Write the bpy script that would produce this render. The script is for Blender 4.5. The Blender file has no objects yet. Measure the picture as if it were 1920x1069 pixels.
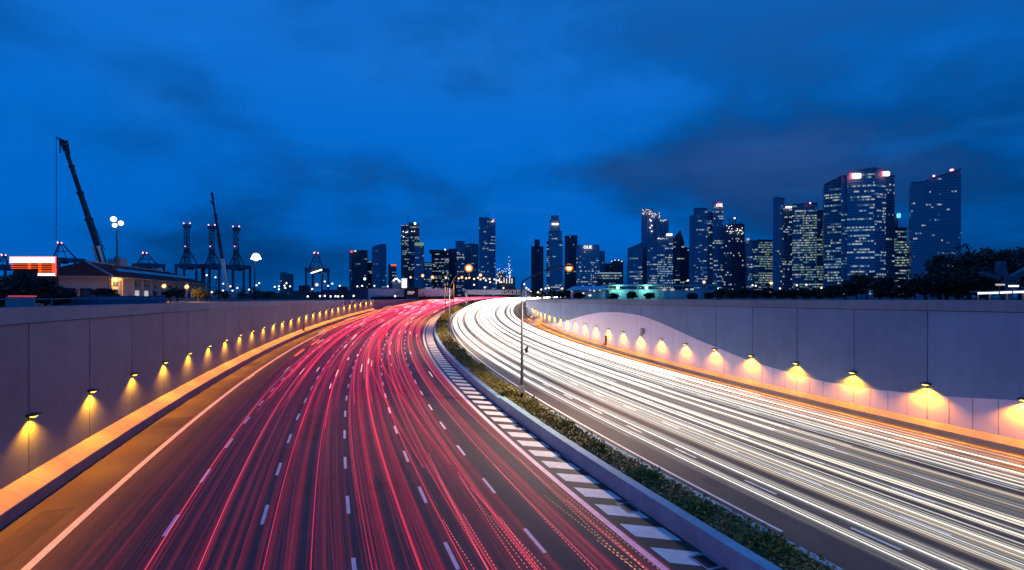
import bpy, bmesh, math, random
import numpy as np
from mathutils import Vector, Matrix, Quaternion
from mathutils.geometry import tessellate_polygon

sc = bpy.context.scene
COL = sc.collection
random.seed(7)
RNG = np.random.default_rng(11)

# ------------------------------------------------------------------ camera
EYE = 10.0
FPX, YH = 996.0, 557.3            # focal length and horizon of the photograph (1920 x 1069 px)
cd = bpy.data.cameras.new("camera")
cam = bpy.data.objects.new("camera", cd)
COL.objects.link(cam)
cam.location = (0, 0, EYE)
cam.rotation_euler = (math.pi / 2, 0, 0)
cd.sensor_width = 36.0
cd.lens = FPX / 1920 * 36
cd.shift_y = (YH - 534.5) / 1920
cd.clip_start, cd.clip_end = 0.2, 12000
sc.camera = cam

# ------------------------------------------------------------------ sky of a cloudy blue hour
w = bpy.data.worlds.new("World")
sc.world = w
w.use_nodes = True
nt = w.node_tree
nt.nodes.clear()
def N(tree, typ, **kw):
    n = tree.nodes.new(typ)
    for k, v in kw.items():
        if isinstance(k, str) and hasattr(n, k): setattr(n, k, v)
        else: n.inputs[k].default_value = v
    return n
def ramp(tree, stops, interp='LINEAR'):
    n = tree.nodes.new('ShaderNodeValToRGB')
    n.color_ramp.interpolation = interp
    e = n.color_ramp.elements
    while len(e) < len(stops): e.new(0.5)
    for el, (p, c) in zip(e, stops):
        el.position = p
        el.color = (c, c, c, 1) if not hasattr(c, '__len__') else (*c, 1)
    return n
def build_sky():
    L = nt.links.new
    tc = N(nt, 'ShaderNodeTexCoord')
    sep = N(nt, 'ShaderNodeSeparateXYZ'); L(tc.outputs['Generated'], sep.inputs[0])
    # a cloud deck seen in perspective: direction divided by height
    zz = N(nt, 'ShaderNodeMath', operation='MAXIMUM'); L(sep.outputs['Z'], zz.inputs[0]); zz.inputs[1].default_value = 0.0
    za = N(nt, 'ShaderNodeMath', operation='ADD'); L(zz.outputs[0], za.inputs[0]); za.inputs[1].default_value = 0.16
    dx = N(nt, 'ShaderNodeMath', operation='DIVIDE'); L(sep.outputs['X'], dx.inputs[0]); L(za.outputs[0], dx.inputs[1])
    dy = N(nt, 'ShaderNodeMath', operation='DIVIDE'); L(sep.outputs['Y'], dy.inputs[0]); L(za.outputs[0], dy.inputs[1])
    cv = N(nt, 'ShaderNodeCombineXYZ'); L(dx.outputs[0], cv.inputs[0]); L(dy.outputs[0], cv.inputs[1])
    mp = N(nt, 'ShaderNodeMapping'); L(cv.outputs[0], mp.inputs[0])
    mp.inputs['Location'].default_value = SKY_LOC
    mp.inputs['Scale'].default_value = (0.62, 0.9, 1)
    n1 = N(nt, 'ShaderNodeTexNoise'); L(mp.outputs[0], n1.inputs['Vector'])
    n1.inputs['Scale'].default_value = 0.75; n1.inputs['Detail'].default_value = 5.0
    n1.inputs['Roughness'].default_value = 0.5; n1.inputs['Distortion'].default_value = 0.35
    n2 = N(nt, 'ShaderNodeTexNoise'); L(mp.outputs[0], n2.inputs['Vector'])
    n2.inputs['Scale'].default_value = 2.3; n2.inputs['Detail'].default_value = 7.0
    n2.inputs['Roughness'].default_value = 0.55; n2.inputs['Distortion'].default_value = 0.5
    ma = N(nt, 'ShaderNodeMapping'); L(tc.outputs['Generated'], ma.inputs[0]); ma.inputs['Scale'].default_value = (1, 1, 2.1); ma.inputs['Location'].default_value = (2.6, 8.4, 1.9)
    n3 = N(nt, 'ShaderNodeTexNoise'); L(ma.outputs[0], n3.inputs['Vector'])
    n3.inputs['Scale'].default_value = 2.5; n3.inputs['Detail'].default_value = 7.0; n3.inputs['Roughness'].default_value = 0.50; n3.inputs['Distortion'].default_value = 0.12
    # afterglow side of the sky (camera left) is clearer and brighter than the right
    az = N(nt, 'ShaderNodeMapRange'); L(sep.outputs['X'], az.inputs[0])
    az.inputs[1].default_value = -0.75; az.inputs[2].default_value = 0.75
    az.interpolation_type = 'SMOOTHSTEP'
    # thick cloud amount
    m1 = N(nt, 'ShaderNodeMath', operation='MULTIPLY_ADD'); L(az.outputs[0], m1.inputs[0]); m1.inputs[1].default_value = 0.12
    nm = N(nt, 'ShaderNodeMix', data_type='FLOAT'); nm.inputs['Factor'].default_value = 0.72; L(n1.outputs[0], nm.inputs[2]); L(n3.outputs[0], nm.inputs[3]); L(nm.outputs[0], m1.inputs[2])
    r1 = ramp(nt, [(0.44, 0.0), (0.65, 1.0)], 'EASE'); L(m1.outputs[0], r1.inputs[0])
    # clear air, bluer and a little darker towards the zenith
    el = N(nt, 'ShaderNodeMapRange'); L(sep.outputs['Z'], el.inputs[0]); el.inputs[1].default_value = 0.0; el.inputs[2].default_value = 0.62
    air = ramp(nt, [(0.0, (0.000, 0.078, 0.33)), (0.18, (0.000, 0.098, 0.43)), (0.45, (0.001, 0.112, 0.48)), (0.70, (0.006, 0.128, 0.52)), (1.0, (0.008, 0.150, 0.60))]); L(el.outputs[0], air.inputs[0])
    # clouds: slate navy below, lifted to grey blue higher up
    cl = ramp(nt, [(0.0, (0.000, 0.036, 0.155)), (0.22, (0.000, 0.034, 0.145)), (0.40, (0.001, 0.046, 0.190)), (0.62, (0.001, 0.075, 0.30)), (0.85, (0.003, 0.095, 0.38)), (1.0, (0.006, 0.130, 0.52))]); L(el.outputs[0], cl.inputs[0])
    mx = N(nt, 'ShaderNodeMix', data_type='RGBA'); L(r1.outputs[0], mx.inputs['Factor']); L(air.outputs[0], mx.inputs['A']); L(cl.outputs[0], mx.inputs['B'])
    # city glow on the low cloud base over the skyline side
    wm_ = N(nt, 'ShaderNodeMapRange'); L(n3.outputs[0], wm_.inputs[0]); wm_.inputs[1].default_value = 0.46; wm_.inputs[2].default_value = 0.68
    wa = N(nt, 'ShaderNodeMath', operation='MULTIPLY'); L(wm_.outputs[0], wa.inputs[0]); L(az.outputs[0], wa.inputs[1])
    we = ramp(nt, [(0.10, 0.0), (0.35, 0.55), (0.62, 0.25), (0.9, 0.0)]); L(el.outputs[0], we.inputs[0])
    wb = N(nt, 'ShaderNodeMath', operation='MULTIPLY'); L(wa.outputs[0], wb.inputs[0]); L(we.outputs[0], wb.inputs[1])
    mxw = N(nt, 'ShaderNodeMix', data_type='RGBA'); L(wb.outputs[0], mxw.inputs['Factor']); L(mx.outputs['Result'], mxw.inputs['A']); mxw.inputs['B'].default_value = (0.035, 0.068, 0.21, 1)
    mx = mxw
    # thin lit cloud edges
    r2 = ramp(nt, [(0.50, 0.0), (0.78, 1.0)], 'EASE'); L(n2.outputs[0], r2.inputs[0])
    hi = N(nt, 'ShaderNodeMath', operation='MULTIPLY'); L(r2.outputs[0], hi.inputs[0]); L(el.outputs[0], hi.inputs[1])
    hi2 = N(nt, 'ShaderNodeMath', operation='MULTIPLY'); L(hi.outputs[0], hi2.inputs[0]); hi2.inputs[1].default_value = 0.5
    mx2 = N(nt, 'ShaderNodeMix', data_type='RGBA'); L(hi2.outputs[0], mx2.inputs['Factor']); L(mx.outputs['Result'], mx2.inputs['A']); mx2.inputs['B'].default_value = (0.012, 0.165, 0.60, 1)
    # warm city glow caught by the cloud base on the right
    bg = N(nt, 'ShaderNodeBackground'); L(mx2.outputs['Result'], bg.inputs['Color']); bg.inputs['Strength'].default_value = SKY_STRENGTH
    out = N(nt, 'ShaderNodeOutputWorld'); L(bg.outputs[0], out.inputs['Surface'])
SKY_LOC = (3.2, 1.4, 0.0)
SKY_STRENGTH = 1.28
build_sky()

sc.view_settings.view_transform = 'Standard'
sc.view_settings.look = 'None'
sc.view_settings.exposure = 0.0
sc.view_settings.gamma = 1.0
sc.view_settings.use_curve_mapping = False
sc.render.engine = 'CYCLES'
sc.cycles.use_denoising = True
try:
    sc.cycles.denoiser = 'OPENIMAGEDENOISE'
except Exception:
    pass
sc.cycles.max_bounces = 5
sc.cycles.diffuse_bounces = 3
sc.cycles.glossy_bounces = 2
sc.cycles.transparent_max_bounces = 160
sc.cycles.sample_clamp_indirect = 3.0
sc.cycles.sample_clamp_direct = 0.0
sc.cycles.caustics_reflective = False
sc.cycles.caustics_refractive = False
SPOT_W = 1900.0
STREET_W = 14000.0

# ------------------------------------------------------------------ helpers
def ordinal(i):
    a = ['first','second','third','fourth','fifth','sixth','seventh','eighth','ninth','tenth','eleventh','twelfth','thirteenth','fourteenth','fifteenth','sixteenth','seventeenth','eighteenth','nineteenth','twentieth']
    if i < 20: return a[i]
    t = {2:'twenty',3:'thirty',4:'forty',5:'fifty',6:'sixty',7:'seventy',8:'eighty',9:'ninety'}
    q, r = divmod(i + 1, 10)
    if r == 0: return {2:'twentieth',3:'thirtieth',4:'fortieth',5:'fiftieth',6:'sixtieth',7:'seventieth',8:'eightieth',9:'ninetieth'}[q]
    return t[q] + '-' + a[r-1]
def tag(o, label=None, cat=None, group=None, kind=None):
    if label: o['label'] = label
    if cat: o['category'] = cat
    if group: o['group'] = group
    if kind: o['kind'] = kind
    return o
def empty(name, loc, label, cat, group=None):
    o = bpy.data.objects.new(name, None); COL.objects.link(o)
    o.location = loc; o.empty_display_size = 0.5
    return tag(o, label, cat, group)
class MB:
    """collects polygons with material slots, then links one mesh object"""
    def __init__(s): s.v = []; s.f = []; s.m = []; s.col = None
    def add(s, vs, fs, m=0):
        b = len(s.v); s.v += [tuple(x) for x in vs]; s.f += [tuple(i + b for i in f) for f in fs]; s.m += [m] * len(fs)
    def box(s, x0, x1, y0, y1, z0, z1, m=0):
        s.add([(x0,y0,z0),(x1,y0,z0),(x1,y1,z0),(x0,y1,z0),(x0,y0,z1),(x1,y0,z1),(x1,y1,z1),(x0,y1,z1)],
              [(0,3,2,1),(4,5,6,7),(0,1,5,4),(1,2,6,5),(2,3,7,6),(3,0,4,7)], m)
    def bar(s, a, b, w, d=None, m=0):
        """square bar from a to b, half widths w and d"""
        a = Vector(a); b = Vector(b); d = w if d is None else d
        t = (b - a).normalized()
        u = t.cross(Vector((0, 1, 0)))
        if u.length < 0.1: u = t.cross(Vector((1, 0, 0)))
        u.normalize(); v = t.cross(u)
        vs = [p + u*sx*w + v*sy*d for p in (a, b) for sx, sy in ((-1,-1),(1,-1),(1,1),(-1,1))]
        s.add(vs, [(0,3,2,1),(4,5,6,7),(0,1,5,4),(1,2,6,5),(2,3,7,6),(3,0,4,7)], m)
    def tube(s, pts, rad, n=8, m=0):
        """round tube through pts with radius per point"""
        pts = [Vector(p) for p in pts]
        if not hasattr(rad, '__len__'): rad = [rad] * len(pts)
        b = len(s.v)
        for i, p in enumerate(pts):
            t = (pts[min(i+1, len(pts)-1)] - pts[max(i-1, 0)]).normalized()
            u = t.cross(Vector((0, 0, 1)))
            if u.length < 0.15: u = t.cross(Vector((1, 0, 0)))
            u.normalize(); v = t.cross(u)
            for k in range(n):
                a = 2*math.pi*k/n
                s.v.append(tuple(p + (u*math.cos(a) + v*math.sin(a))*rad[i]))
        for i in range(len(pts)-1):
            for k in range(n):
                k2 = (k+1) % n
                s.f.append((b+i*n+k, b+i*n+k2, b+(i+1)*n+k2, b+(i+1)*n+k)); s.m.append(m)
        s.f.append(tuple(b+k for k in range(n-1, -1, -1))); s.m.append(m)
        s.f.append(tuple(b+(len(pts)-1)*n+k for k in range(n))); s.m.append(m)
    def ball(s, c, r, m=0, n=8, h=6, sz=1.0):
        b = len(s.v)
        s.v.append((c[0], c[1], c[2]-r*sz))
        for i in range(1, h):
            a = -math.pi/2 + math.pi*i/h
            for k in range(n):
                q = 2*math.pi*k/n
                s.v.append((c[0]+r*math.cos(a)*math.cos(q), c[1]+r*math.cos(a)*math.sin(q), c[2]+r*sz*math.sin(a)))
        s.v.append((c[0], c[1], c[2]+r*sz)); e = len(s.v)-1
        for k in range(n):
            k2 = (k+1) % n
            s.f.append((b, b+1+k2, b+1+k)); s.m.append(m)
            for i in range(h-2):
                s.f.append((b+1+i*n+k, b+1+i*n+k2, b+1+(i+1)*n+k2, b+1+(i+1)*n+k)); s.m.append(m)
            s.f.append((e, b+1+(h-2)*n+k, b+1+(h-2)*n+k2)); s.m.append(m)
    def build(s, name, mats, parent=None, smooth=False, origin=None):
        me = bpy.data.meshes.new(name)
        mats = mats if isinstance(mats, (list, tuple)) else [mats]
        off = Vector(origin) if origin is not None else (Vector(parent_world(parent)) if parent else Vector((0,0,0)))
        V = np.array(s.v, dtype=np.float64).reshape(-1, 3) - np.array(off)
        me.from_pydata(V.tolist(), [], s.f)
        for m in mats: me.materials.append(m)
        if len(mats) > 1: me.polygons.foreach_set('material_index', s.m)
        if smooth: me.polygons.foreach_set('use_smooth', [True]*len(s.f))
        me.update()
        o = bpy.data.objects.new(name, me); COL.objects.link(o)
        if parent: o.parent = parent
        if origin is not None:
            o.location = Vector(origin) - (Vector(parent_world(parent)) if parent else Vector((0,0,0)))
        return o
def parent_world(p):
    l = Vector((0,0,0))
    while p is not None:
        l = l + Vector(p.location); p = p.parent
    return l
def text_mesh(name, txt, m, extrude=.04):
    """solid lettering as a mesh, with its width"""
    cu = bpy.data.curves.new(name, 'FONT'); cu.body = txt; cu.size = 1; cu.extrude = extrude; cu.offset = .012; cu.resolution_u = 3
    tmp = bpy.data.objects.new('letters', cu); COL.objects.link(tmp); bpy.context.view_layer.update()
    me = bpy.data.meshes.new_from_object(tmp.evaluated_get(bpy.context.evaluated_depsgraph_get()))
    bpy.data.objects.remove(tmp); bpy.data.curves.remove(cu)
    me.materials.clear(); me.materials.append(m)
    xs = [v.co.x for v in me.vertices]
    o = bpy.data.objects.new(name, me); COL.objects.link(o)
    return o, max(xs)-min(xs)
def link_copy(o, parent=None, name=None):
    c = o.copy(); COL.objects.link(c)
    if parent: c.parent = parent
    return c

# ------------------------------------------------------------------ materials
def mat(name, col, rough=0.8, metal=0.0, var=0.0, scale=3.0, bump=0.0, emit=None, estr=0.0, spec=0.5, streak=False, bscale=None):
    m = bpy.data.materials.new(name); m.use_nodes = True
    t = m.node_tree; b = t.nodes['Principled BSDF']
    b.inputs['Base Color'].default_value = (*col, 1)
    b.inputs['Roughness'].default_value = rough
    b.inputs['Metallic'].default_value = metal
    b.inputs['Specular IOR Level'].default_value = spec
    if emit:
        b.inputs['Emission Color'].default_value = (*emit, 1); b.inputs['Emission Strength'].default_value = estr
    if var or bump:
        tc = t.nodes.new('ShaderNodeTexCoord'); mp = t.nodes.new('ShaderNodeMapping')
        t.links.new(tc.outputs['Object'], mp.inputs[0])
        if streak: mp.inputs['Scale'].default_value = (1, 1, 0.12)
        n = t.nodes.new('ShaderNodeTexNoise'); n.inputs['Scale'].default_value = scale; n.inputs['Detail'].default_value = 6; n.inputs['Roughness'].default_value = 0.6
        t.links.new(mp.outputs[0], n.inputs['Vector'])
    if var:
        r = t.nodes.new('ShaderNodeMapRange'); t.links.new(n.outputs[0], r.inputs[0])
        r.inputs[1].default_value = 0.3; r.inputs[2].default_value = 0.7; r.inputs[3].default_value = 1-var; r.inputs[4].default_value = 1+var
        mu = t.nodes.new('ShaderNodeMix'); mu.data_type = 'RGBA'; mu.blend_type = 'MULTIPLY'; mu.inputs['Factor'].default_value = 1
        mu.inputs['A'].default_value = (*col, 1); t.links.new(r.outputs[0], mu.inputs['B'])
        t.links.new(mu.outputs['Result'], b.inputs['Base Color'])
    if bump:
        n2 = n
        if bscale:
            n2 = t.nodes.new('ShaderNodeTexNoise'); n2.inputs['Scale'].default_value = bscale; n2.inputs['Detail'].default_value = 4
            t.links.new(tc.outputs['Object'], n2.inputs['Vector'])
        bp = t.nodes.new('ShaderNodeBump'); bp.inputs['Strength'].default_value = bump; bp.inputs['Distance'].default_value = 0.03
        t.links.new(n2.outputs[0], bp.inputs['Height']); t.links.new(bp.outputs[0], b.inputs['Normal'])
    return m
def panel_tone(m, amount):
    """each cast panel has a slightly different tone, with rain streaks and soot patches"""
    t = m.node_tree; b = t.nodes['Principled BSDF']
    src = b.inputs['Base Color'].links[0].from_socket
    oi = t.nodes.new('ShaderNodeObjectInfo'); r = t.nodes.new('ShaderNodeMapRange'); t.links.new(oi.outputs['Random'], r.inputs[0])
    r.inputs[3].default_value = 1-amount; r.inputs[4].default_value = 1+amount
    tc = t.nodes.new('ShaderNodeTexCoord'); mp = t.nodes.new('ShaderNodeMapping'); t.links.new(tc.outputs['Object'], mp.inputs[0]); mp.inputs['Scale'].default_value = (1, 1, .05)
    n = t.nodes.new('ShaderNodeTexNoise'); n.inputs['Scale'].default_value = 2.6; n.inputs['Detail'].default_value = 5; t.links.new(mp.outputs[0], n.inputs['Vector'])
    n2 = t.nodes.new('ShaderNodeTexNoise'); n2.inputs['Scale'].default_value = .35; n2.inputs['Detail'].default_value = 7; n2.inputs['Roughness'].default_value = .65; t.links.new(tc.outputs['Object'], n2.inputs['Vector'])
    r1 = t.nodes.new('ShaderNodeMapRange'); t.links.new(n.outputs[0], r1.inputs[0]); r1.inputs[1].default_value = .35; r1.inputs[2].default_value = .65; r1.inputs[3].default_value = .945; r1.inputs[4].default_value = 1.03
    r2 = t.nodes.new('ShaderNodeMapRange'); t.links.new(n2.outputs[0], r2.inputs[0]); r2.inputs[1].default_value = .3; r2.inputs[2].default_value = .7; r2.inputs[3].default_value = .84; r2.inputs[4].default_value = 1.10
    m1 = t.nodes.new('ShaderNodeMath'); m1.operation = 'MULTIPLY'; t.links.new(r.outputs[0], m1.inputs[0]); t.links.new(r1.outputs[0], m1.inputs[1])
    m2 = t.nodes.new('ShaderNodeMath'); m2.operation = 'MULTIPLY'; t.links.new(m1.outputs[0], m2.inputs[0]); t.links.new(r2.outputs[0], m2.inputs[1])
    mu = t.nodes.new('ShaderNodeMix'); mu.data_type = 'RGBA'; mu.blend_type = 'MULTIPLY'; mu.inputs['Factor'].default_value = 1
    t.links.new(src, mu.inputs['A']); t.links.new(m2.outputs[0], mu.inputs['B']); t.links.new(mu.outputs['Result'], b.inputs['Base Color'])
def glow(name, col, s, sampled=False):
    m = bpy.data.materials.new(name); m.use_nodes = True
    t = m.node_tree; t.nodes.clear()
    e = t.nodes.new('ShaderNodeEmission'); e.inputs[0].default_value = (*col, 1); e.inputs[1].default_value = s
    o = t.nodes.new('ShaderNodeOutputMaterial'); t.links.new(e.outputs[0], o.inputs[0])
    if not sampled:
        try: m.cycles.emission_sampling = 'NONE'
        except Exception: pass
    return m
M = {}
M['asphalt'] = mat('asphalt', (0.064, 0.041, 0.033), 0.72, var=0.22, scale=0.35, bump=0.35, bscale=25)
M['paint'] = mat('road_paint', (0.78, 0.68, 0.60), 0.6, var=0.14, scale=2.5)
M['wallpanel'] = mat('painted_wall_panel', (0.155, 0.265, 0.41), 0.62, var=0.03, scale=0.6, bump=0.03)
M['wallpanelleft'] = mat('mauve_wall_panel', (0.105, 0.145, 0.22), 0.62, var=0.03, scale=0.6, bump=0.03)
M['cladding'] = mat('pale_cladding_panel', (0.74, 0.65, 0.74), 0.45, var=0.04, scale=0.6, streak=True)
for _m in ('wallpanel', 'wallpanelleft'): panel_tone(M[_m], .07)
M['joint'] = mat('wall_joint_backing', (0.07, 0.065, 0.07), 0.9)
M['coping'] = mat('coping_concrete', (0.16, 0.22, 0.29), 0.7, var=0.08, scale=0.8, bump=0.08)
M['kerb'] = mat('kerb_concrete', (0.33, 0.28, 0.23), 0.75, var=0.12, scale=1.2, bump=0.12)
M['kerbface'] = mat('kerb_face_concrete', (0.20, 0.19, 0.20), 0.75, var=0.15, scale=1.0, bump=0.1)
M['planter'] = mat('planter_concrete', (0.22, 0.36, 0.40), 0.7, var=0.10, scale=1.4, bump=0.1)
panel_tone(M['planter'], .08); panel_tone(M['kerb'], .08); panel_tone(M['coping'], .06); panel_tone(M['kerbface'], .08)
M['soil'] = mat('planting_soil', (0.05, 0.035, 0.022), 0.95, var=0.3, scale=4, bump=0.5)
M['leaf'] = mat('shrub_leaf', (0.22, 0.185, 0.03), 0.55, var=0.35, scale=1.5)
M['leaf2'] = mat('ground_cover_leaf', (0.19, 0.15, 0.026), 0.6, var=0.4, scale=1.2)
M['treeleaf'] = mat('tree_leaf', (0.022, 0.030, 0.013), 0.6, var=0.35, scale=0.3)
M['bark'] = mat('bark', (0.06, 0.048, 0.038), 0.9, var=0.3, scale=2)
M['ground'] = mat('ground_earth', (0.05, 0.05, 0.045), 0.95, var=0.3, scale=0.05)
M['black'] = mat('black_metal', (0.02, 0.02, 0.022), 0.45, metal=0.3)
M['pole'] = mat('galvanised_pole', (0.05, 0.045, 0.05), 0.6, metal=0.2, var=0.1, scale=2)
M['steel'] = mat('crane_steel', (0.10, 0.125, 0.16), 0.6, metal=0.2, var=0.2, scale=0.3)  # lighter blue tone paints in the haze of distance
M['cranewhite'] = mat('crane_white_paint', (0.72, 0.74, 0.66), 0.5)
M['cranedark'] = mat('crane_dark_paint', (0.045, 0.035, 0.045), 0.5)
M['roof'] = mat('red_roof_tile', (0.13, 0.020, 0.018), 0.95, spec=0.1, var=0.25, scale=1.5, bump=0.3, bscale=6)
M['plaster'] = mat('white_plaster', (0.33, 0.33, 0.36), 0.8, var=0.08, scale=0.7)
M['plasterdark'] = mat('grey_plaster', (0.30, 0.30, 0.33), 0.8, var=0.1, scale=0.7)  # plain grey tone for plinth, roof trim and emblems
M['darkglass'] = mat('dark_glass', (0.03, 0.05, 0.08), 0.15)
M['hoard'] = mat('hoarding_sheet', (0.55, 0.50, 0.50), 0.6, var=0.06, scale=0.8)
M['bluehoard'] = mat('blue_hoarding_sheet', (0.08, 0.15, 0.24), 0.6, var=0.15, scale=0.8)
M['grey'] = mat('grey_paint', (0.30, 0.31, 0.33), 0.6, var=0.1, scale=1)
M['drain'] = mat('drain_grate', (0.025, 0.027, 0.03), 0.6, metal=0.5)
M['amber'] = glow('amber_lamp', (1.0, 0.62, 0.10), 3.2)
M['amberfar'] = glow('sodium_lamp', (1.0, 0.66, 0.24), 5.0)
M['warmfar'] = glow('warm_white_lamp', (1.0, 0.72, 0.45), 2.6)
M['whitefar'] = glow('white_lamp', (1.0, 0.95, 0.92), 3.0)
M['greenfar'] = glow('green_lamp', (0.30, 1.0, 0.72), 7)
M['pinkfar'] = glow('red_beacon', (1.0, 0.30, 0.42), 4)
M['winwarm'] = glow('lit_window_warm', (0.95, 0.95, 0.86), 0.52)
M['wincool'] = glow('lit_window_cool', (0.42, 0.70, 1.0), 0.45)
M['wingreen'] = glow('lit_window_green', (0.50, 0.76, 0.50), 0.34)
M['windim'] = glow('lit_window_dim', (0.20, 0.42, 0.70), 0.22)
M['signwhite'] = glow('sign_white', (1.0, 0.96, 0.96), 1.5)
M['signred'] = glow('sign_red', (1.0, 0.06, 0.14), 2.0)
M['signorange'] = glow('sign_orange', (1.0, 0.10, 0.015), 1.3)
M['signteal'] = glow('sign_teal', (0.15, 0.75, 0.95), 1.2)

def halo(name, col, s):
    m = bpy.data.materials.new(name); m.use_nodes = True
    t = m.node_tree; t.nodes.clear()
    e = t.nodes.new('ShaderNodeEmission'); e.inputs[0].default_value = (*col, 1); e.inputs[1].default_value = s
    tr = t.nodes.new('ShaderNodeBsdfTransparent'); ad = t.nodes.new('ShaderNodeAddShader'); o = t.nodes.new('ShaderNodeOutputMaterial')
    t.links.new(e.outputs[0], ad.inputs[0]); t.links.new(tr.outputs[0], ad.inputs[1]); t.links.new(ad.outputs[0], o.inputs[0])
    m.cycles.emission_sampling = 'NONE'
    return m
M['halo_shell'] = halo('amber_halo', (1.0, 0.36, 0.03), 0.14)  # see-through glowing shells paint a halo round the bulb, no glass there
def lamp_with_halo(c, r, gl, parent):
    """hot bulb inside see-through shells that paint its halo"""
    if gl == 'amberfar':
        mb = MB(); mb.ball(c, r*.50, n=12, h=8); mb.build('bulb', M[gl], parent, smooth=True)
        g = MB()
        for q in (.60, .70, .80, .90, 1.0): g.ball(c, r*q, n=14, h=10)
        tag(g.build('halo_shell', M['halo_shell'], parent, smooth=True), kind='stuff')
    else:
        mb = MB(); mb.ball(c, r, n=10, h=7); mb.build('bulb', M[gl], parent, smooth=True)
def trail_material():
    m = bpy.data.materials.new('lamp_light_trail'); m.use_nodes = True
    t = m.node_tree; t.nodes.clear()
    a = t.nodes.new('ShaderNodeAttribute'); a.attribute_name = 'trail_colour'
    e = t.nodes.new('ShaderNodeEmission'); t.links.new(a.outputs['Color'], e.inputs[0]); e.inputs[1].default_value = 0.5
    # light alone: it adds to what lies behind it and casts no shadow
    tr = t.nodes.new('ShaderNodeBsdfTransparent'); ad = t.nodes.new('ShaderNodeAddShader')
    t.links.new(e.outputs[0], ad.inputs[0]); t.links.new(tr.outputs[0], ad.inputs[1])
    o = t.nodes.new('ShaderNodeOutputMaterial'); t.links.new(ad.outputs[0], o.inputs[0])
    return m
M['trail'] = trail_material()

# ------------------------------------------------------------------ the road alignment
S = np.arange(-30.0, 460.0, 0.5)
def _align():
    u = S / 100.0
    k = 0.00233542 - 0.0013125*u + 0.00115199*u**2 - 0.00010539*u**3
    k = np.where(S > 150, np.interp(S, [150, 165, 215, 250, 460], [0.00260, 0.0021, 0.0026, 0.0042, 0.0042]), k)
    th = np.concatenate([[0], np.cumsum((k[1:]+k[:-1])/2*0.5)]); th += -0.3587617 - np.interp(0, S, th)
    dx, dy = np.sin(th), np.cos(th)
    X = np.concatenate([[0], np.cumsum((dx[1:]+dx[:-1])/2*0.5)]); X += -3.11448529 - np.interp(0, S, X)
    Y = np.concatenate([[0], np.cumsum((dy[1:]+dy[:-1])/2*0.5)]); Y += 12 - np.interp(0, S, Y)
    Z = -9.4661896 + 1.0074652*u + 0.977911*u**2 - 0.009287*u**3
    zz = np.interp(np.clip(S, None, 205), S, Z)
    d = np.maximum(S-205, 0)
    sl = (np.interp(205, S, Z)-np.interp(204, S, Z))
    L = 3.05
    Z = np.where(S > 205, zz + L*(1-np.exp(-sl*d/L)), Z)
    return X, Y, Z + EYE, th
RX, RY, RZ, RT = _align()
def W(s, o, h=0.0):
    x, y, z, t = (np.interp(s, S, a) for a in (RX, RY, RZ, RT))
    return (x + o*np.cos(t), y - o*np.sin(t), z + h)
def road_z(s): return float(np.interp(s, S, RZ))
def arc_to_s(o):
    x, y, _ = W(S, o)
    Ls = np.concatenate([[0], np.cumsum(np.hypot(np.diff(x), np.diff(y)))])
    Ls -= np.interp(0, S, Ls)
    return lambda a: float(np.interp(a, Ls, S))
def P3(px, py, D):
    """world point that the photograph shows at pixel px, py when it stands D metres away"""
    return Vector(((px-960)/FPX*D, D, EYE - (py-YH)/FPX*D))
GROUND = EYE - 0.95
def top_left(s): return EYE - 0.42 - 0.0026*np.clip(s, None, 250)
def top_right(s): return EYE - 0.155 - 0.0030*np.clip(s, None, 200)

def strip(mb, ss, o0, o1, h0, h1, m=0, absz=False):
    """a ribbon along the road between two offsets"""
    b = len(mb.v)
    for s in ss:
        for o, h in ((o0, h0), (o1, h1)):
            x, y, z = W(s, o)
            hh = h(s) if callable(h) else h
            mb.v.append((float(x), float(y), float(hh if callable(h) else z + hh)))
    for i in range(len(ss)-1):
        mb.f.append((b+2*i, b+2*i+1, b+2*i+3, b+2*i+2)); mb.m.append(m)

def srange(a, b, st): 
    n = max(1, int(round((b-a)/st)))
    return list(np.linspace(a, b, n+1))

# ------------------------------------------------------------------ ground and roads
O_L_EDGE, O_L_KERB, O_L_WALL = -10.65, -13.24, -14.15
O_R_KERB, O_R_WALL = 38.16, 38.55
LANES_L = [-6.91, -3.41, 0.0, 3.37, 6.67]
def ground_sheets():
    s_end = 440.0
    wl = [W(s, O_L_WALL-0.55) for s in srange(-28, s_end, 6)]
    wr = [W(s, O_R_WALL+0.55) for s in srange(-28, s_end, 6)]
    A = [(float(p[0]), float(p[1])) for p in wl]; B = [(float(p[0]), float(p[1])) for p in wr]
    left = A + [B[-1], (6000, B[-1][1]), (6000, 8000), (-6000, 8000), (-6000, A[0][1])]
    right = B + [(6000, B[-1][1]), (6000, -60), (B[0][0], -60)]
    mb = MB()
    for poly in (left, right):
        vs = [Vector((x, y, GROUND)) for x, y in poly]
        tri = tessellate_polygon([vs])
        fs = []
        for t in tri:
            a, b_, c = (vs[i] for i in t)
            fs.append(t if (b_-a).cross(c-a).z > 0 else (t[0], t[2], t[1]))
        mb.add(vs, fs)
    o = mb.build('ground', M['ground']); tag(o, 'dark level ground of the port beyond the retaining walls', kind='structure')
ground_sheets()

def road_sheet(name, o0, o1, label):
    mb = MB()
    ss = srange(-28, 440, 3)
    n = 6
    for k in range(n):
        strip(mb, ss, o0+(o1-o0)*k/n, o0+(o1-o0)*(k+1)/n, 0, 0)
    o = mb.build(name, M['asphalt']); return tag(o, label, kind='structure')
road_out = road_sheet('carriageway', O_L_WALL, 14.2, 'dark asphalt road of red light trails left of the planted median')
road_in = road_sheet('carriageway', 14.2, O_R_WALL, 'dark asphalt road of white light trails right of the planted median')

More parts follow.
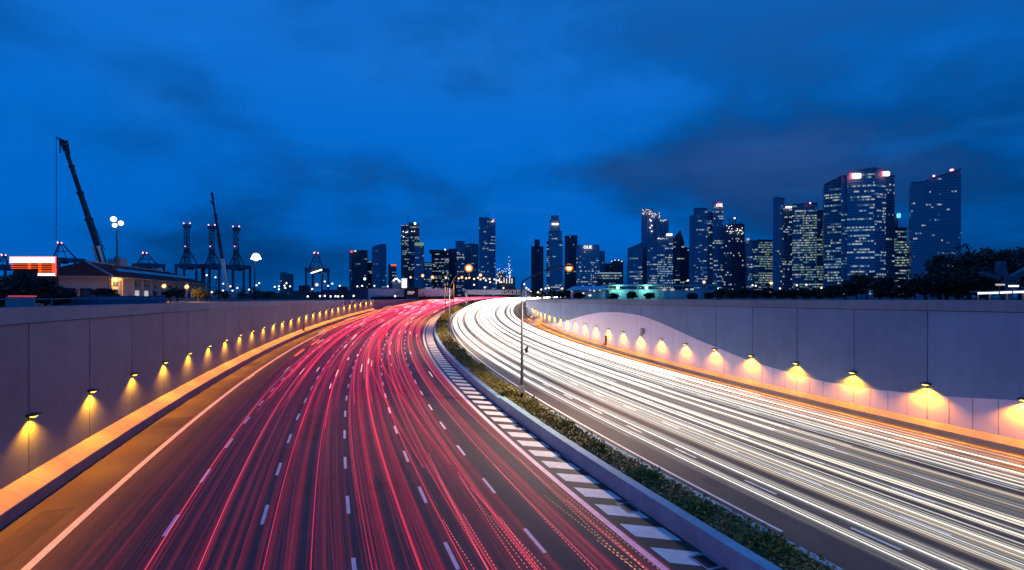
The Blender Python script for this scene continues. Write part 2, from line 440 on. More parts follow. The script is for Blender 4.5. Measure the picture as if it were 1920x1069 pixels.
def paint_line(name, parent, o, wd, s0, s1, lab=None, st=2.0):
    mb = MB(); strip(mb, srange(s0, s1, st), o-wd/2, o+wd/2, 0.005, 0.005)
    ob = mb.build(name, M['paint'], parent)
    if lab: ob['label'] = lab
    return ob
M['patch'] = mat('asphalt_patch', (0.054, 0.038, 0.033), 0.85, var=0.25, scale=1.2, bump=0.3, bscale=30)
for (ro, sa, sb, oa, ob_) in ((road_out, 9, 16, -12.6, -11.4), (road_out, 30, 33, -12.9, -11.0), (road_out, 6, 7.2, -8.6, -7.5), (road_out, 24, 31, -2.9, -1.6), (road_out, 14, 15, 1.0, 2.6), (road_out, 38, 40, 4.2, 5.6), (road_in, 6, 14, 15.7, 16.2), (road_in, 9, 10.2, 17.2, 18.4), (road_in, 15, 24, 32.2, 33.2), (road_in, 10, 12, 35.2, 36.6)):
    mb = MB(); strip(mb, srange(sa, sb, 1), oa, ob_, 0.002, 0.002); mb.build('asphalt_patch', M['patch'], ro)
paint_line('edge_line', road_out, O_L_EDGE, 0.30, -20, 300, 'solid white line along the left shoulder')
paint_line('edge_line', road_out, 10.11, 0.28, -20, 300, 'solid white line beside the hatched strip')
paint_line('edge_line', road_in, 16.35, 0.15, 4, 300)
paint_line('edge_line', road_in, 37.55, 0.15, -20, 300)
for o in LANES_L:
    f = arc_to_s(o); g0 = {-6.91:13.97, -3.41:13.81, 0.0:7.58, 3.37:7.6, 6.67:7.64}[o]
    for k in range(-5, 36):
        a1 = f(g0 + 6.1*k); a0 = f(g0 + 6.1*k - 2.1)
        if a0 < -14: continue
        paint_line('lane_dash', road_out, o, 0.15, a0, a1)
for o, g0 in ((19.3, 3.3), (22.4, 9.5), (25.4, 6.0), (28.4, 7.0), (31.25, 5.8)):
    for k in range(-3, 26):
        s1 = g0 + 6.05*k
        if s1 < -14: continue
        paint_line('lane_dash', road_in, o, 0.15, s1-2.1, s1)
for k in range(-4, 34):
    s1 = 8.1 + 2.05*k
    paint_line('lane_dash', road_in, 34.1, 0.17, s1-1.0, s1)
# hatched strip between the edge line and the planter
for k in range(-6, 78):
    s1 = 4.7 + 2.2*k
    mb = MB()
    vs = []
    o0, o1 = 10.55, 12.02
    for s_, o_ in ((s1, o0), (s1-1.25, o0), (s1-1.25-0.95, o1), (s1-0.95, o1)):
        x, y, z = W(s_, o_, 0.005); vs.append((float(x), float(y), float(z)))
    mb.add(vs, [(0, 1, 2, 3)])
    mb.build('hatch_bar', M['paint'], road_out)
# worn tyre lanes and sealed seams are in the asphalt; drain covers beside the planter
for s_ in (3.05, 8.2, 15.6, 23.4, 33.0, 44.0):
    mb = MB()
    def rp(s, o, h): 
        x, y, z = W(s, o, h); return (float(x), float(y), float(z))
    for (sa, sb, oa, ob_) in ((s_-.55, s_-.45, 11.45, 12.12), (s_+.45, s_+.55, 11.45, 12.12), (s_-.45, s_+.45, 11.45, 11.53), (s_-.45, s_+.45, 12.04, 12.12)):
        mb.add([rp(sa, oa, .03), rp(sa, ob_, .03), rp(sb, ob_, .03), rp(sb, oa, .03)], [(0, 1, 2, 3)], 0)
    mb.add([rp(s_-.45, 11.53, .012), rp(s_-.45, 12.04, .012), rp(s_+.45, 12.04, .012), rp(s_+.45, 11.53, .012)], [(0, 1, 2, 3)], 1)
    for q in np.linspace(-.36, .36, 6):
        mb.add([rp(s_+q-.02, 11.53, .022), rp(s_+q-.02, 12.04, .022), rp(s_+q+.02, 12.04, .022), rp(s_+q+.02, 11.53, .022)], [(0, 1, 2, 3)], 2)
    mb.build('drain_cover', [M['planter'], M['drain'], M['pole']], road_out)

# ------------------------------------------------------------------ retaining walls
def slab(mb, ss, o_face, o_back, z0, z1, m=0):
    """solid slab following the road; z0, z1 functions of s giving absolute heights"""
    b = len(mb.v)
    for s in ss:
        for o in (o_face, o_back):
            x, y, _ = W(s, o)
            mb.v.append((float(x), float(y), float(z0(s)))); mb.v.append((float(x), float(y), float(z1(s))))
    n = len(ss)
    q = []
    for i in range(n-1):
        a, c = b+4*i, b+4*(i+1)
        q += [(a, a+1, c+1, c), (a+3, a+2, c+2, c+3), (a+1, a+3, c+3, c+1), (a+2, a, c, c+2)]
    q += [(b, b+2, b+3, b+1), (b+4*(n-1), b+4*(n-1)+1, b+4*(n-1)+3, b+4*(n-1)+2)]
    mb.f += q; mb.m += [m]*len(q)

def wall_loc(s, o): 
    x, y, z = W(s, o); return (float(x), float(y), float(z))

def wall_left():
    root = empty('retaining_wall', wall_loc(20, O_L_WALL), 'long mauve panelled retaining wall on the left of the red trails', 'wall')
    f = arc_to_s(O_L_WALL)
    cuts = [f(18.94 + 6.31*k) for k in range(-7, 26)]
    sg = -1
    back = MB(); slab(back, srange(cuts[0], 330, 4), O_L_WALL-0.10, O_L_WALL-0.5, lambda s: road_z(s)-0.1, lambda s: top_left(s)-0.05)
    back.build('wall_core', M['joint'], root)
    for a, c in zip(cuts[:-1], cuts[1:]):
        mb = MB(); slab(mb, srange(a+0.035, c-0.035, 2.0), O_L_WALL, O_L_WALL-0.097, lambda s: road_z(s)+0.99, lambda s: top_left(s)-0.78)
        mb.build('wall_panel', M['wallpanelleft'], root)
    tail = [170 + 0.0] + list(np.arange(180, 331, 10.0))
    tail[0] = cuts[-1]
    for a, c in zip(tail[:-1], tail[1:]):
        mb = MB(); slab(mb, srange(a+0.05, c-0.05, 2.5), O_L_WALL, O_L_WALL-0.097, lambda s: road_z(s)+0.02, lambda s: max(top_left(s)-0.03, road_z(s)+0.9))
        mb.build('wall_panel', M['wallpanelleft'], root)
    for a, c in zip(cuts[:-1:2], cuts[2::2]):
        mb = MB(); slab(mb, srange(a+0.01, c-0.01, 2.0), O_L_WALL+0.05, O_L_WALL-0.52, lambda s: top_left(s)-0.74, top_left)
        mb.build('coping', M['coping'], root)
    return root, f
def kerb(root, o_face, o_wall, hf, hw, s0, s1, sg):
    st = 6.0
    ss = list(np.arange(s0, s1, st))
    for a in ss:
        c = a+st-0.012
        q = srange(a, c, 2.0)
        mb = MB(); b = 0
        for s in q:
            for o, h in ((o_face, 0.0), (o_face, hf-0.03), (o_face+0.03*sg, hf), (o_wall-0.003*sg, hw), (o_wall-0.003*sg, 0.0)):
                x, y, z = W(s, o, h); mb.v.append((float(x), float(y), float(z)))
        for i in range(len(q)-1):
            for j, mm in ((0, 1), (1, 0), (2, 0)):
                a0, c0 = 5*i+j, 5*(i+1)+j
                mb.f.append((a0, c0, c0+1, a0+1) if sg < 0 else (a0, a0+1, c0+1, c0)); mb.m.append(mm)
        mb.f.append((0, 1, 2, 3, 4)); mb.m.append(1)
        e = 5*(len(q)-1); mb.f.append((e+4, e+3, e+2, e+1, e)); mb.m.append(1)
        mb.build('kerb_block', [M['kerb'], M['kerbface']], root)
wl_root, fL = wall_left()
kerb(wl_root, O_L_KERB, O_L_WALL, 0.60, 1.02, -24, 174, -1)

WAVE = [(-30,3.4),(3,3.35),(7.5,3.21),(8.6,3.04),(11.4,2.68),(14.4,2.44),(18.0,2.18),(22.5,2.06),(25.9,2.27),(29.0,2.46),(32.9,2.84),(37.5,3.53),(42.9,4.32),(49.3,5.4),(55.5,6.09),(63.1,6.15),(70.6,5.78),(79.1,4.83),(89.8,3.26),(101,1.75),(112,0.82),(118,0.80)]
def wave_h(s): return float(np.interp(s, [a for a, _ in WAVE], [b for _, b in WAVE]))
# smooth the traced curve
_ws = np.arange(-30, 119, 0.5); _wh = np.array([wave_h(s) for s in _ws])
_k = np.hanning(15); _k /= _k.sum(); _whs = np.convolve(np.pad(_wh, 7, mode='edge'), _k, 'valid')
def wave(s): return float(np.interp(s, _ws, _whs))
def wall_right():
    root = empty('retaining_wall', wall_loc(30, O_R_WALL), 'blue grey retaining wall with wavy pale lower cladding right of the white trails', 'wall')
    f = arc_to_s(O_R_WALL)
    cuts = [f(6.59 + 5.52*k) for k in range(-5, 30)]
    back = MB(); slab(back, srange(cuts[0], 330, 4), O_R_WALL+0.10, O_R_WALL+0.5, lambda s: road_z(s)-0.1, lambda s: top_right(s)-0.05)
    back.build('wall_core', M['joint'], root)
    for a, c in zip(cuts[:-1], cuts[1:]):
        lo = lambda s: road_z(s) + (max(wave(s)-0.12, 0.79) if s < 116 else 0.79)
        hi = lambda s: max(top_right(s)-0.76, road_z(s)+0.9)
        mb = MB(); slab(mb, srange(a+0.03, c-0.03, 0.9), O_R_WALL+0.003, O_R_WALL+0.097, lo, hi)
        mb.build('wall_panel', M['wallpanel'], root)
        n = 4
        for k in range(n):
            p, q = a+(c-a)*k/n+0.022, a+(c-a)*(k+1)/n-0.022
            if p > 112: break
            mb = MB(); slab(mb, srange(p, q, 0.5), O_R_WALL-0.05, O_R_WALL+0.0, lambda s: road_z(s)+0.76, lambda s: road_z(s)+max(wave(s), 0.80))
            mb.build('cladding_panel', M['cladding'], root)
    mb = MB(); slab(mb, srange(cuts[-1], 330, 4), O_R_WALL, O_R_WALL+0.097, lambda s: road_z(s)+0.02, lambda s: max(top_right(s)-0.03, road_z(s)+0.9))
    mb.build('wall_panel', M['wallpanel'], root)
    for a, c in zip(cuts[:-1:2], cuts[2::2]):
        mb = MB(); slab(mb, srange(a+0.01, c-0.01, 2.0), O_R_WALL-0.06, O_R_WALL+0.52, lambda s: max(top_right(s)-0.72, road_z(s)+0.92), lambda s: max(top_right(s), road_z(s)+1.6))
        mb.build('coping', M['coping'], root)
    return root, f
wr_root, fR = wall_right()
kerb(wr_root, O_R_KERB, O_R_WALL-0.052, 0.42, 0.80, -24, 180, 1)

# hooded lamps on the two walls
def make_wall_lamp(label):
    r = empty('wall_lamp', (0, 0, 0), label, 'lamp')
    mb = MB()   # wedge hood: thick at the wall, thin at its lip; local +y leaves the wall
    mb.add([(-.29,0,-.07),(.29,0,-.07),(.27,.42,-.02),(-.27,.42,-.02),(-.29,0,.06),(.29,0,.06),(.27,.42,.015),(-.27,.42,.015)],
           [(0,3,2,1),(4,5,6,7),(0,1,5,4),(1,2,6,5),(2,3,7,6),(3,0,4,7)])
    mb.box(-.08, .08, 0, .05, -.18, -.07)
    mb.build('hood', M['black'], r)
    mb = MB(); mb.box(-.17, .17, .10, .28, -.105, -.068); mb.ball((0, .19, -.105), .085, sz=.6)
    mb.build('bulb', M['amber'], r)
    ld = bpy.data.lights.new('lamp_light', 'SPOT'); ld.energy = SPOT_W; ld.color = (1.0, 0.31, 0.006)
    ld.spot_size = math.radians(140); ld.spot_blend = 0.55; ld.shadow_soft_size = 0.06
    lo = bpy.data.objects.new('lamp_light', ld); COL.objects.link(lo); lo.parent = r
    lo.location = (0, 0.24, -0.22); lo.rotation_euler = (0, 0, 0)
    return r
def place_lamps():
    for side, f, o, h, a0, st, n, txt in (('left', fL, O_L_WALL, 3.74, 18.94, 6.31, 26, 'left mauve wall'), ('right', fR, O_R_WALL, 3.31, 6.59, 5.52, 23, 'right wall with wavy cladding')):
        k0 = -2 if side == 'left' else -2
        proto = None
        for k in range(k0, n):
            s = f(a0 + st*k)
            x, y, z = W(s, o if side == 'left' else o-0.055, h)
            t = float(np.interp(s, S, RT))
            lab = '%s amber hooded lamp from the near end of the %s' % (ordinal(max(k, 0)), txt)
            if k < 0: lab = 'amber hooded lamp on the %s, before the first in the photo' % txt
            if proto is None:
                proto = make_wall_lamp(lab); r = proto
            else:
                r = link_copy(proto)
                for ch in proto.children:
                    c = link_copy(ch, r)
                    if c.type == 'LIGHT':
                        c.data = ch.data.copy(); c.data.energy = SPOT_W*(0.78+0.44*random.random())
            r['label'] = lab; r['group'] = 'amber lamps along the %s retaining wall' % side
            r.location = (float(x), float(y), float(z))
            # heading: local +y points to the road centre
            r.rotation_euler = (0, 0, -t - math.pi/2 if side == 'left' else -t + math.pi/2)
place_lamps()

# ------------------------------------------------------------------ planted median
def median():
    root = empty('planter_wall', wall_loc(10, 12.2), 'long concrete planter wall holding the hedge between the two carriageways', 'planter')
    st = 5.0
    for a in np.arange(-20, 262, st):
        hh = 0.82 if a < 25.5 else 0.66
        mb = MB(); slab(mb, srange(a, a+st-0.012, 2.5), 12.18, 12.66, lambda s: road_z(s)-0.02, lambda s: road_z(s)+hh)
        mb.build('planter_block', M['planter'], root)
        mb = MB(); slab(mb, srange(a, a+st-0.012, 2.5), 15.12, 15.50, lambda s: road_z(s)-0.02, lambda s: road_z(s)+0.27)
        mb.build('kerb_block', M['planter'], root)
    # pale patches where the front wall has been cut for the lamp foundations
    for s_ in (47, 57, 68, 89, 112):
        mb = MB(); slab(mb, srange(s_-1.1, s_+1.1, 1.1), 12.67, 13.0, lambda s: road_z(s)+0.5, lambda s: road_z(s)+0.70)
        mb.build('footing', M['kerb'], root)
    mb = MB()
    ss = srange(-20, 262, 2)
    strip(mb, ss, 12.66, 13.9, 0.52, 0.42); strip(mb, ss, 13.9, 15.12, 0.42, 0.24)
    o = mb.build('planting_soil', M['soil']); tag(o, 'dark soil strip inside the median planter', kind='structure')
median()

def leaf_cloud(mb, pts, size, rng, flat=0.4, m=0):
    """leaf shaped quads (two triangles folded on the midrib) at pts"""
    n = len(pts)
    d = rng.normal(size=(n, 3)); d[:, 2] = np.abs(d[:, 2])*flat + 0.15; d /= np.linalg.norm(d, axis=1)[:, None]
    r = rng.normal(size=(n, 3)); u = np.cross(d, r); u /= np.linalg.norm(u, axis=1)[:, None]
    sz = size*(0.6 + 0.8*rng.random(n))[:, None]
    a = pts; b = pts + d*sz*0.5 + u*sz*0.28; c = pts + d*sz; e = pts + d*sz*0.5 - u*sz*0.28
    base = len(mb.v)
    allv = np.stack([a, b, c, e], 1).reshape(-1, 3)
    mb.v += [tuple(v) for v in allv.tolist()]
    mb.f += [(base+4*i, base+4*i+1, base+4*i+2, base+4*i+3) for i in range(n)]
    mb.m += [m]*n
def hedge():
    rng = np.random.default_rng(5)
    # one ground cover mass, dense close by and coarser far off
    mb = MB()
    for s0, s1, n, size in ((-10, 20, 9000, 0.16), (20, 60, 11000, 0.20), (60, 140, 9000, 0.32), (140, 262, 6000, 0.5)):
        s = s0 + (s1-s0)*rng.random(n); o = 12.72 + 2.36*rng.random(n)
        clump = 0.5 + 0.5*np.sin(s*1.3+3*np.sin(o*2.1))*np.sin(s*0.47+o)
        hgt = rng.random(n)*(0.12 + 0.28*clump)
        x, y, z = W(s, o)
        base = np.interp(o, [12.66, 13.9, 15.12], [0.50, 0.40, 0.22])
        leaf_cloud(mb, np.stack([x, y, z+base+hgt], 1), size, rng)
    o = mb.build('ground_cover', M['leaf2']); tag(o, 'low leafy ground cover filling the median planter', 'planting', kind='stuff')
    spots = [(27.5, 13.9, 1.0, 0.75), (31.8, 14.0, 1.15, 0.85), (35.5, 13.9, 0.9, 0.7), (20.5, 14.1, 0.8, 0.5), (15.2, 13.7, 0.75, 0.5), (10.0, 14.0, 0.75, 0.5),
             (6.0, 13.6, 0.7, 0.45), (2.5, 14.2, 0.7, 0.45), (42, 13.6, 0.9, 0.6), (49, 14.3, 1.0, 0.6), (56, 13.9, 1.0, 0.7), (64, 14.1, 1.1, 0.7), (73, 13.9, 1.2, 0.8), (84, 14.0, 1.3, 0.9),
             (97, 14, 1.4, 0.9), (110, 14, 1.4, 1.0), (124, 14, 1.5, 1.0), (140, 14, 1.6, 1.1), (158, 14, 1.6, 1.1), (178, 14, 1.7, 1.1), (200, 14, 1.8, 1.2), (222, 14, 1.8, 1.2)]
    order = sorted(range(len(spots)), key=lambda i: spots[i][0])
    for rank, i in enumerate(order):
        s, o_, r, h = spots[i]
        x, y, z = wall_loc(s, o_); z += 0.3
        t = empty('shrub', (x, y, z), '%s leafy shrub from the near end of the median planter' % ordinal(rank), 'shrub', 'shrubs in the median planter')
        n = int(1500 if s < 60 else 700)
        v = rng.normal(size=(n, 3)); v /= np.linalg.norm(v, axis=1)[:, None]
        rad = rng.random(n)**0.35
        lump = 1 + 0.22*np.sin(v[:, 0]*5+s)*np.cos(v[:, 1]*4+s)
        p = v*rad[:, None]*lump[:, None]*np.array([r*0.95, r*0.95, h])
        p[:, 2] = np.abs(p[:, 2]); 
        mb = MB(); leaf_cloud(mb, p+np.array([x, y, z]), 0.17 if s < 60 else 0.3, rng, flat=0.9)
        mb.build('foliage', M['leaf'], t)
        mb = MB()
        for q in range(5):
            a = q*1.26+s
            mb.tube([(x, y, z-0.1), (x+r*.3*math.cos(a), y+r*.3*math.sin(a), z+h*.5), (x+r*.55*math.cos(a), y+r*.55*math.sin(a), z+h*.8)], [0.03, 0.02, 0.008], 5)
        mb.build('stem', M['bark'], t)
hedge()
# ------------------------------------------------------------------ light trails: the lines that tail lamps and headlamps leave, hung at lamp height
def strand_mesh(mb, cols, s0, s1, o_fn, h, r, col, st=2.2, taper=(1, 1, 1, 1)):
    n = max(3, int((s1-s0)/st))
    # closer samples near the camera
    u = np.linspace(0, 1, n)**1.25
    s = s0 + (s1-s0)*u
    o = o_fn(s)
    cx, cy, cz, t = (np.interp(s, S, a) for a in (RX, RY, RZ, RT))
    c, sn = np.cos(t), np.sin(t)
    base = len(mb.v)
    ring = []
    # brightness shaped into the width: strands thinner near the camera, thicker far off
    rr = r*np.interp(s, [-16, 10, 60, 160], taper)
    for fx, fz in ((-1, 0), (0, .8), (1, 0), (0, -.8)):
        oo = o + fx*rr
        ring.append(np.stack([cx+oo*c, cy-oo*sn, cz+h+fz*rr], 1))
    V = np.stack(ring, 1).reshape(-1, 3)
    mb.v += [tuple(v) for v in V.tolist()]
    f = []
    for i in range(n-1):
        a = base+4*i
        for k in range(4):
            k2 = (k+1) & 3
            f.append((a+k, a+k2, a+4+k2, a+4+k))
    f.append((base+3, base+2, base+1, base)); f.append((base+4*(n-1), base+4*(n-1)+1, base+4*(n-1)+2, base+4*(n-1)+3))
    mb.f += f; mb.m += [0]*len(f)
    cols += [col]*(4*n)
def build_trail(mb, cols, name):
    o = mb.build(name, M['trail'])
    at = o.data.color_attributes.new('trail_colour', 'FLOAT_COLOR', 'POINT')
    c = np.ones((len(cols), 4), dtype=np.float32); c[:, :3] = np.array(cols, dtype=np.float32)
    at.data.foreach_set('color', c.ravel())
    return o
def lane_path(rng, base, drift=0.28, change=None):
    a, b, p, q = rng.normal()*drift, rng.normal()*drift*0.5, rng.random()*6, rng.random()*6
    if change is None:
        return lambda s: base + a*np.sin(s/70+p) + b*np.sin(s/24+q)
    d, sc_, ln = change
    return lambda s: base + a*np.sin(s/70+p) + d/(1+np.exp(-(s-sc_)/ln))

ORDL = ['leftmost', 'second', 'third', 'fourth', 'fifth', 'sixth']
def red_trails():
    rng = np.random.default_rng(21)
    centres = [-8.75, -5.15, -1.7, 1.7, 5.0, 8.35]
    cars = [10, 28, 36, 38, 30, 17]
    TP = (.4, .6, 1.2, 1.9)
    stuff, sc_cols = MB(), []
    bold = 0
    for li, (c, n) in enumerate(zip(centres, cars)):
        for k in range(n):
            off = rng.normal()*0.30
            if li == 5: off = min(off*.6, .15)
            near = rng.random() < 0.30
            s0 = -16 if near else 4+95*rng.random()**.9
            s1 = 300 if rng.random() < 0.8 else rng.uniform(max(70, s0+30), 260)
            change = None
            if rng.random() < 0.34 and 0 < li < 5:
                change = (rng.choice([-3.4, 3.4]), rng.uniform(40, 170), rng.uniform(9, 20))
            path = lane_path(rng, c+off, 0.36 if li < 5 else .12, change)
            half = rng.uniform(0.62, 0.78); h = rng.uniform(0.62, 1.0)
            hue = rng.random()
            if hue < 0.60: col = np.array((0.85, 0.004, 0.045))
            elif hue < 0.80: col = np.array((0.70, 0.010, 0.03))
            else: col = np.array((1.0, 0.07, 0.12))
            lev = float(np.exp(rng.normal(-1.3, 1.0)))
            if li == 0: lev *= 0.25
            lev = 0.85*min(lev, 1.4)*(0.55 if near and rng.random() < .75 else 1.0)
            # soft film of the lamp's whole width
            for side in (-1, 1):
                for q in range(4):
                    d = side*half + rng.uniform(-0.16, 0.16)
                    strand_mesh(stuff, sc_cols, s0-rng.uniform(0, 6), s1, (lambda s, d=d: path(s)+d), h+rng.uniform(-.07, .07), rng.uniform(0.008, 0.022), tuple(col*lev*rng.uniform(0.10, 0.40)), taper=TP)
                # broad veil of the lamp's glare
                if rng.random() < .34:
                    strand_mesh(stuff, sc_cols, s0-rng.uniform(0, 8), s1, (lambda s, d=side*half: path(s)+d), h, rng.uniform(.07, .20), tuple(np.array((1.0, .010, .035))*rng.uniform(.008, .036)), taper=(1, 1, 1, 1))
                strong = lev > 0.50
                r = rng.uniform(0.010, 0.018) if not strong else rng.uniform(0.014, 0.026)
                if strong:
                    mb, cc = MB(), []
                    strand_mesh(mb, cc, s0, s1, (lambda s, d=side*half: path(s)+d), h, r, tuple(col*min(lev*1.5, 1.5)+np.array((0, .03, .05))*lev), taper=TP)
                    ob = build_trail(mb, cc, 'light_trail')
                    tag(ob, 'bright red tail lamp trail in the %s lane of the left road' % ORDL[li], 'light trail', 'bright red trails in the %s lane' % ORDL[li])
                    bold += 1
                else:
                    strand_mesh(stuff, sc_cols, s0, s1, (lambda s, d=side*half: path(s)+d), h, r, tuple(col*lev), taper=TP)
            if rng.random() < 0.3:
                strand_mesh(stuff, sc_cols, s0, s1, path, h+rng.uniform(.25, .5), 0.012, tuple(col*lev*0.8), taper=TP)
    # faint red glare film added evenly over the six lanes to tint the road
    for k in range(130):
        c = rng.uniform(-10.0, 8.8); v = rng.uniform(.010, .038)
        strand_mesh(stuff, sc_cols, -16, 300, lane_path(rng, c, .2), rng.uniform(.4, 1.2), rng.uniform(.02, .05), (v, v*.06, v*.07), st=3, taper=(1, 1, 1.2, 2))
    # short pale and amber blips where brake lamps and indicators flashed
    for k in range(170):
        li = int(rng.integers(0, 6)); s = 35+215*rng.random()**.8; c = centres[li]+rng.normal()*0.9
        L = rng.uniform(1.5, 6)*(0.6+s/120)
        q = rng.random()
        col = (1.0, 0.55, 0.55) if q < 0.6 else ((1.0, 0.22, 0.05) if q < 0.75 else (1.2, 0.85, 0.8))
        strand_mesh(stuff, sc_cols, s, s+L, (lambda q, c=c: c+0*q), rng.uniform(.6, 1.1), rng.uniform(0.02, 0.05)*(1+s/150), col, st=1.5)
    for k in range(16):
        c = centres[int(rng.integers(2, 5))]+rng.normal()*.5; s = rng.uniform(30, 90); v = rng.uniform(.25, .6)
        strand_mesh(stuff, sc_cols, s, s+rng.uniform(60, 180), lane_path(rng, c, .3), rng.uniform(.6, 1.1), .014, (v, v*.45, v*.5), taper=TP)
    # amber marker lamps of lorries keeping left
    for k in range(8):
        c = -9.4+rng.normal()*.4; s = rng.uniform(95, 150)
        strand_mesh(stuff, sc_cols, s, 300, (lambda q, c=c: c+.2*np.sin(q/40)), rng.uniform(.7, 1.2), 0.03, (0.9, 0.12, 0.02), taper=TP)
    for s, c in ((61, -7.6), (74, -7.4)):
        for q in range(4): strand_mesh(stuff, sc_cols, s, s+7, (lambda t, c=c+q*.09: c+0*t), .9, .06, (1.0, .10, .03), st=1.5)
    # dotted traces of pulsed lamps close to the planter
    for k in range(17):
        c = rng.choice([3.7, 4.4, 5.2, 5.8, 6.9, 7.8, 8.3, 8.6]) + rng.normal()*0.15
        s = rng.uniform(-8, 2); e = s+rng.uniform(8, 18); h = rng.uniform(.6, 1.0)
        col = (0.7, 0.28, 0.10) if c > 8.2 else (1.0, 0.16, 0.18)
        dr = rng.normal()*0.03
        while s < e:
            strand_mesh(stuff, sc_cols, s, s+0.10, (lambda q, c=c, dr=dr: c+dr*q), h, 0.014, col, st=0.06)
            s += 0.24
    o = build_trail(stuff, sc_cols, 'light_trails')
    tag(o, 'soft crimson haze of fine tail lamp trails over the left road', 'light trails', kind='stuff')
    return bold
def white_trails():
    rng = np.random.default_rng(33)
    centres = [17.75, 20.85, 23.9, 26.9, 29.85, 32.7, 36.0]
    cars = [22, 24, 22, 19, 13, 7, 5]
    names = ['first', 'second', 'third', 'fourth', 'fifth', 'sixth', 'seventh']
    TP = (.6, .8, 1.8, 4.0)
    stuff, cols = MB(), []
    bold = 0
    for li, (c, n) in enumerate(zip(centres, cars)):
        for k in range(n):
            off = rng.normal()*0.22
            near = rng.random() < (.50, .50, .46, .40, .34, .3, .5)[li]
            s0 = -24 if near else rng.uniform(8, 95)
            s1 = 330
            path = lane_path(rng, c+off, 0.2)
            half = rng.uniform(0.58, 0.72); h = rng.uniform(0.55, 0.85)
            hue = rng.random()
            col = np.array((1.0, 0.93, 0.84)) if hue < 0.45 else (np.array((0.86, 0.94, 1.0)) if hue < 0.68 else (np.array((1.0, 0.86, 0.66)) if hue < .90 else np.array((1.0, .70, .38))))
            if li == 6: col = np.array((1.0, 0.58, 0.20))
            if li == 6: off = off*.6-.5
            lev = min(float(np.exp(rng.normal(-1.45, 1.2))), 1.7)*(.35 if li == 6 else 1)
            for side in (-1, 1):
                for q in range(7):
                    d = side*half + rng.uniform(-0.26, 0.26)
                    strand_mesh(stuff, cols, s0-rng.uniform(0, 5), s1, (lambda s, d=d: path(s)+d), h+rng.uniform(-.08, .08), rng.uniform(0.007, 0.02), tuple(col*lev*rng.uniform(0.03, 0.17)), taper=TP)
                if rng.random() < .7:
                    v = rng.uniform(.008, .042)
                    strand_mesh(stuff, cols, s0-rng.uniform(0, 8), s1, (lambda s, d=side*half: path(s)+d), h, rng.uniform(.05, .16), tuple(col*v*np.array((1, .93, .82))), taper=(1, 1, 1.2, 1.5))
                strong = lev > 0.40
                if strong:
                    mb, cc = MB(), []
                    strand_mesh(mb, cc, s0, s1, (lambda s, d=side*half: path(s)+d), h, rng.uniform(0.009, 0.030), tuple(col*lev*1.5), taper=TP)
                    ob = build_trail(mb, cc, 'light_trail')
                    tag(ob, 'bright white headlamp trail in the %s lane right of the planter' % names[li], 'light trail', 'bright white trails in the %s lane' % names[li])
                    bold += 1
                else:
                    strand_mesh(stuff, cols, s0, s1, (lambda s, d=side*half: path(s)+d), h, rng.uniform(0.012, 0.028), tuple(col*lev), taper=TP)
    # extra bright strands paint the glare of oncoming headlamps round the far bend
    for k in range(40):
        strand_mesh(stuff, cols, rng.uniform(170, 230), 345, lane_path(rng, rng.uniform(17.5, 34), .3), rng.uniform(.55, .9), rng.uniform(.06, .12), tuple(np.array((1.0, .93, .82))*rng.uniform(.5, 1.6)))
    o = build_trail(stuff, cols, 'light_trails')
    tag(o, 'pale haze of fine headlamp trails over the right road', 'light trails', kind='stuff')
    return bold
NB = red_trails() + white_trails()

# ------------------------------------------------------------------ street lamps on the median and the gantry
def street_lamp(base, top_z, head, label, group, lcol=(1.0, 0.72, 0.50), gl='amberfar', energy=None, r0=0.11, signal=False, head_r=0.34):
    base = Vector(base); head = Vector(head)
    t = empty('street_lamp', base, label, 'street lamp', group)
    mb = MB(); mb.tube([base, base+Vector((0, 0, .5)), (base.x, base.y, top_z)], [r0*1.5, r0*1.3, r0*.7], 8)
    mb.build('pole', M['pole'], t, smooth=True)
    mb = MB(); mb.box(base.x-.28, base.x+.28, base.y-.28, base.y+.28, base.z-.02, base.z+.06); mb.build('base', M['grey'], t)
    mb = MB(); mb.box(base.x-r0*1.7, base.x+r0*1.7, base.y-r0*1.8, base.y-r0*.9, base.z+.7, base.z+1.3)
    mb.build('service_box', M['grey'], t)
    st = Vector((base.x, base.y, top_z)); pts = []
    for i in range(9):
        u = i/8; e = 1-(1-u)**2.2
        pts.append((st.x+(head.x-st.x)*u, st.y+(head.y-st.y)*u, st.z+(head.z-st.z)*e))
    mb = MB(); mb.tube(pts, [r0*.6]*8+[r0*.5], 6); mb.build('arm', M['pole'], t, smooth=True)
    d = (head-st); d.z = 0; d.normalize() if d.length > 0 else None
    hp = head
    mb = MB(); mb.ball((hp.x, hp.y, hp.z+.06), .36, sz=.35, n=10); mb.build('lamp_head', M['black'], t)
    lamp_with_halo((hp.x, hp.y, hp.z-.10), head_r, gl, t)
    if energy:
        ld = bpy.data.lights.new('lamp_light', 'SPOT'); ld.energy = energy; ld.color = lcol; ld.spot_size = math.radians(150); ld.spot_blend = 0.6; ld.shadow_soft_size = .3
        lo = bpy.data.objects.new('lamp_light', ld); COL.objects.link(lo); lo.parent = t; lo.location = Vector((head.x, head.y, head.z-.5))-base
    return t
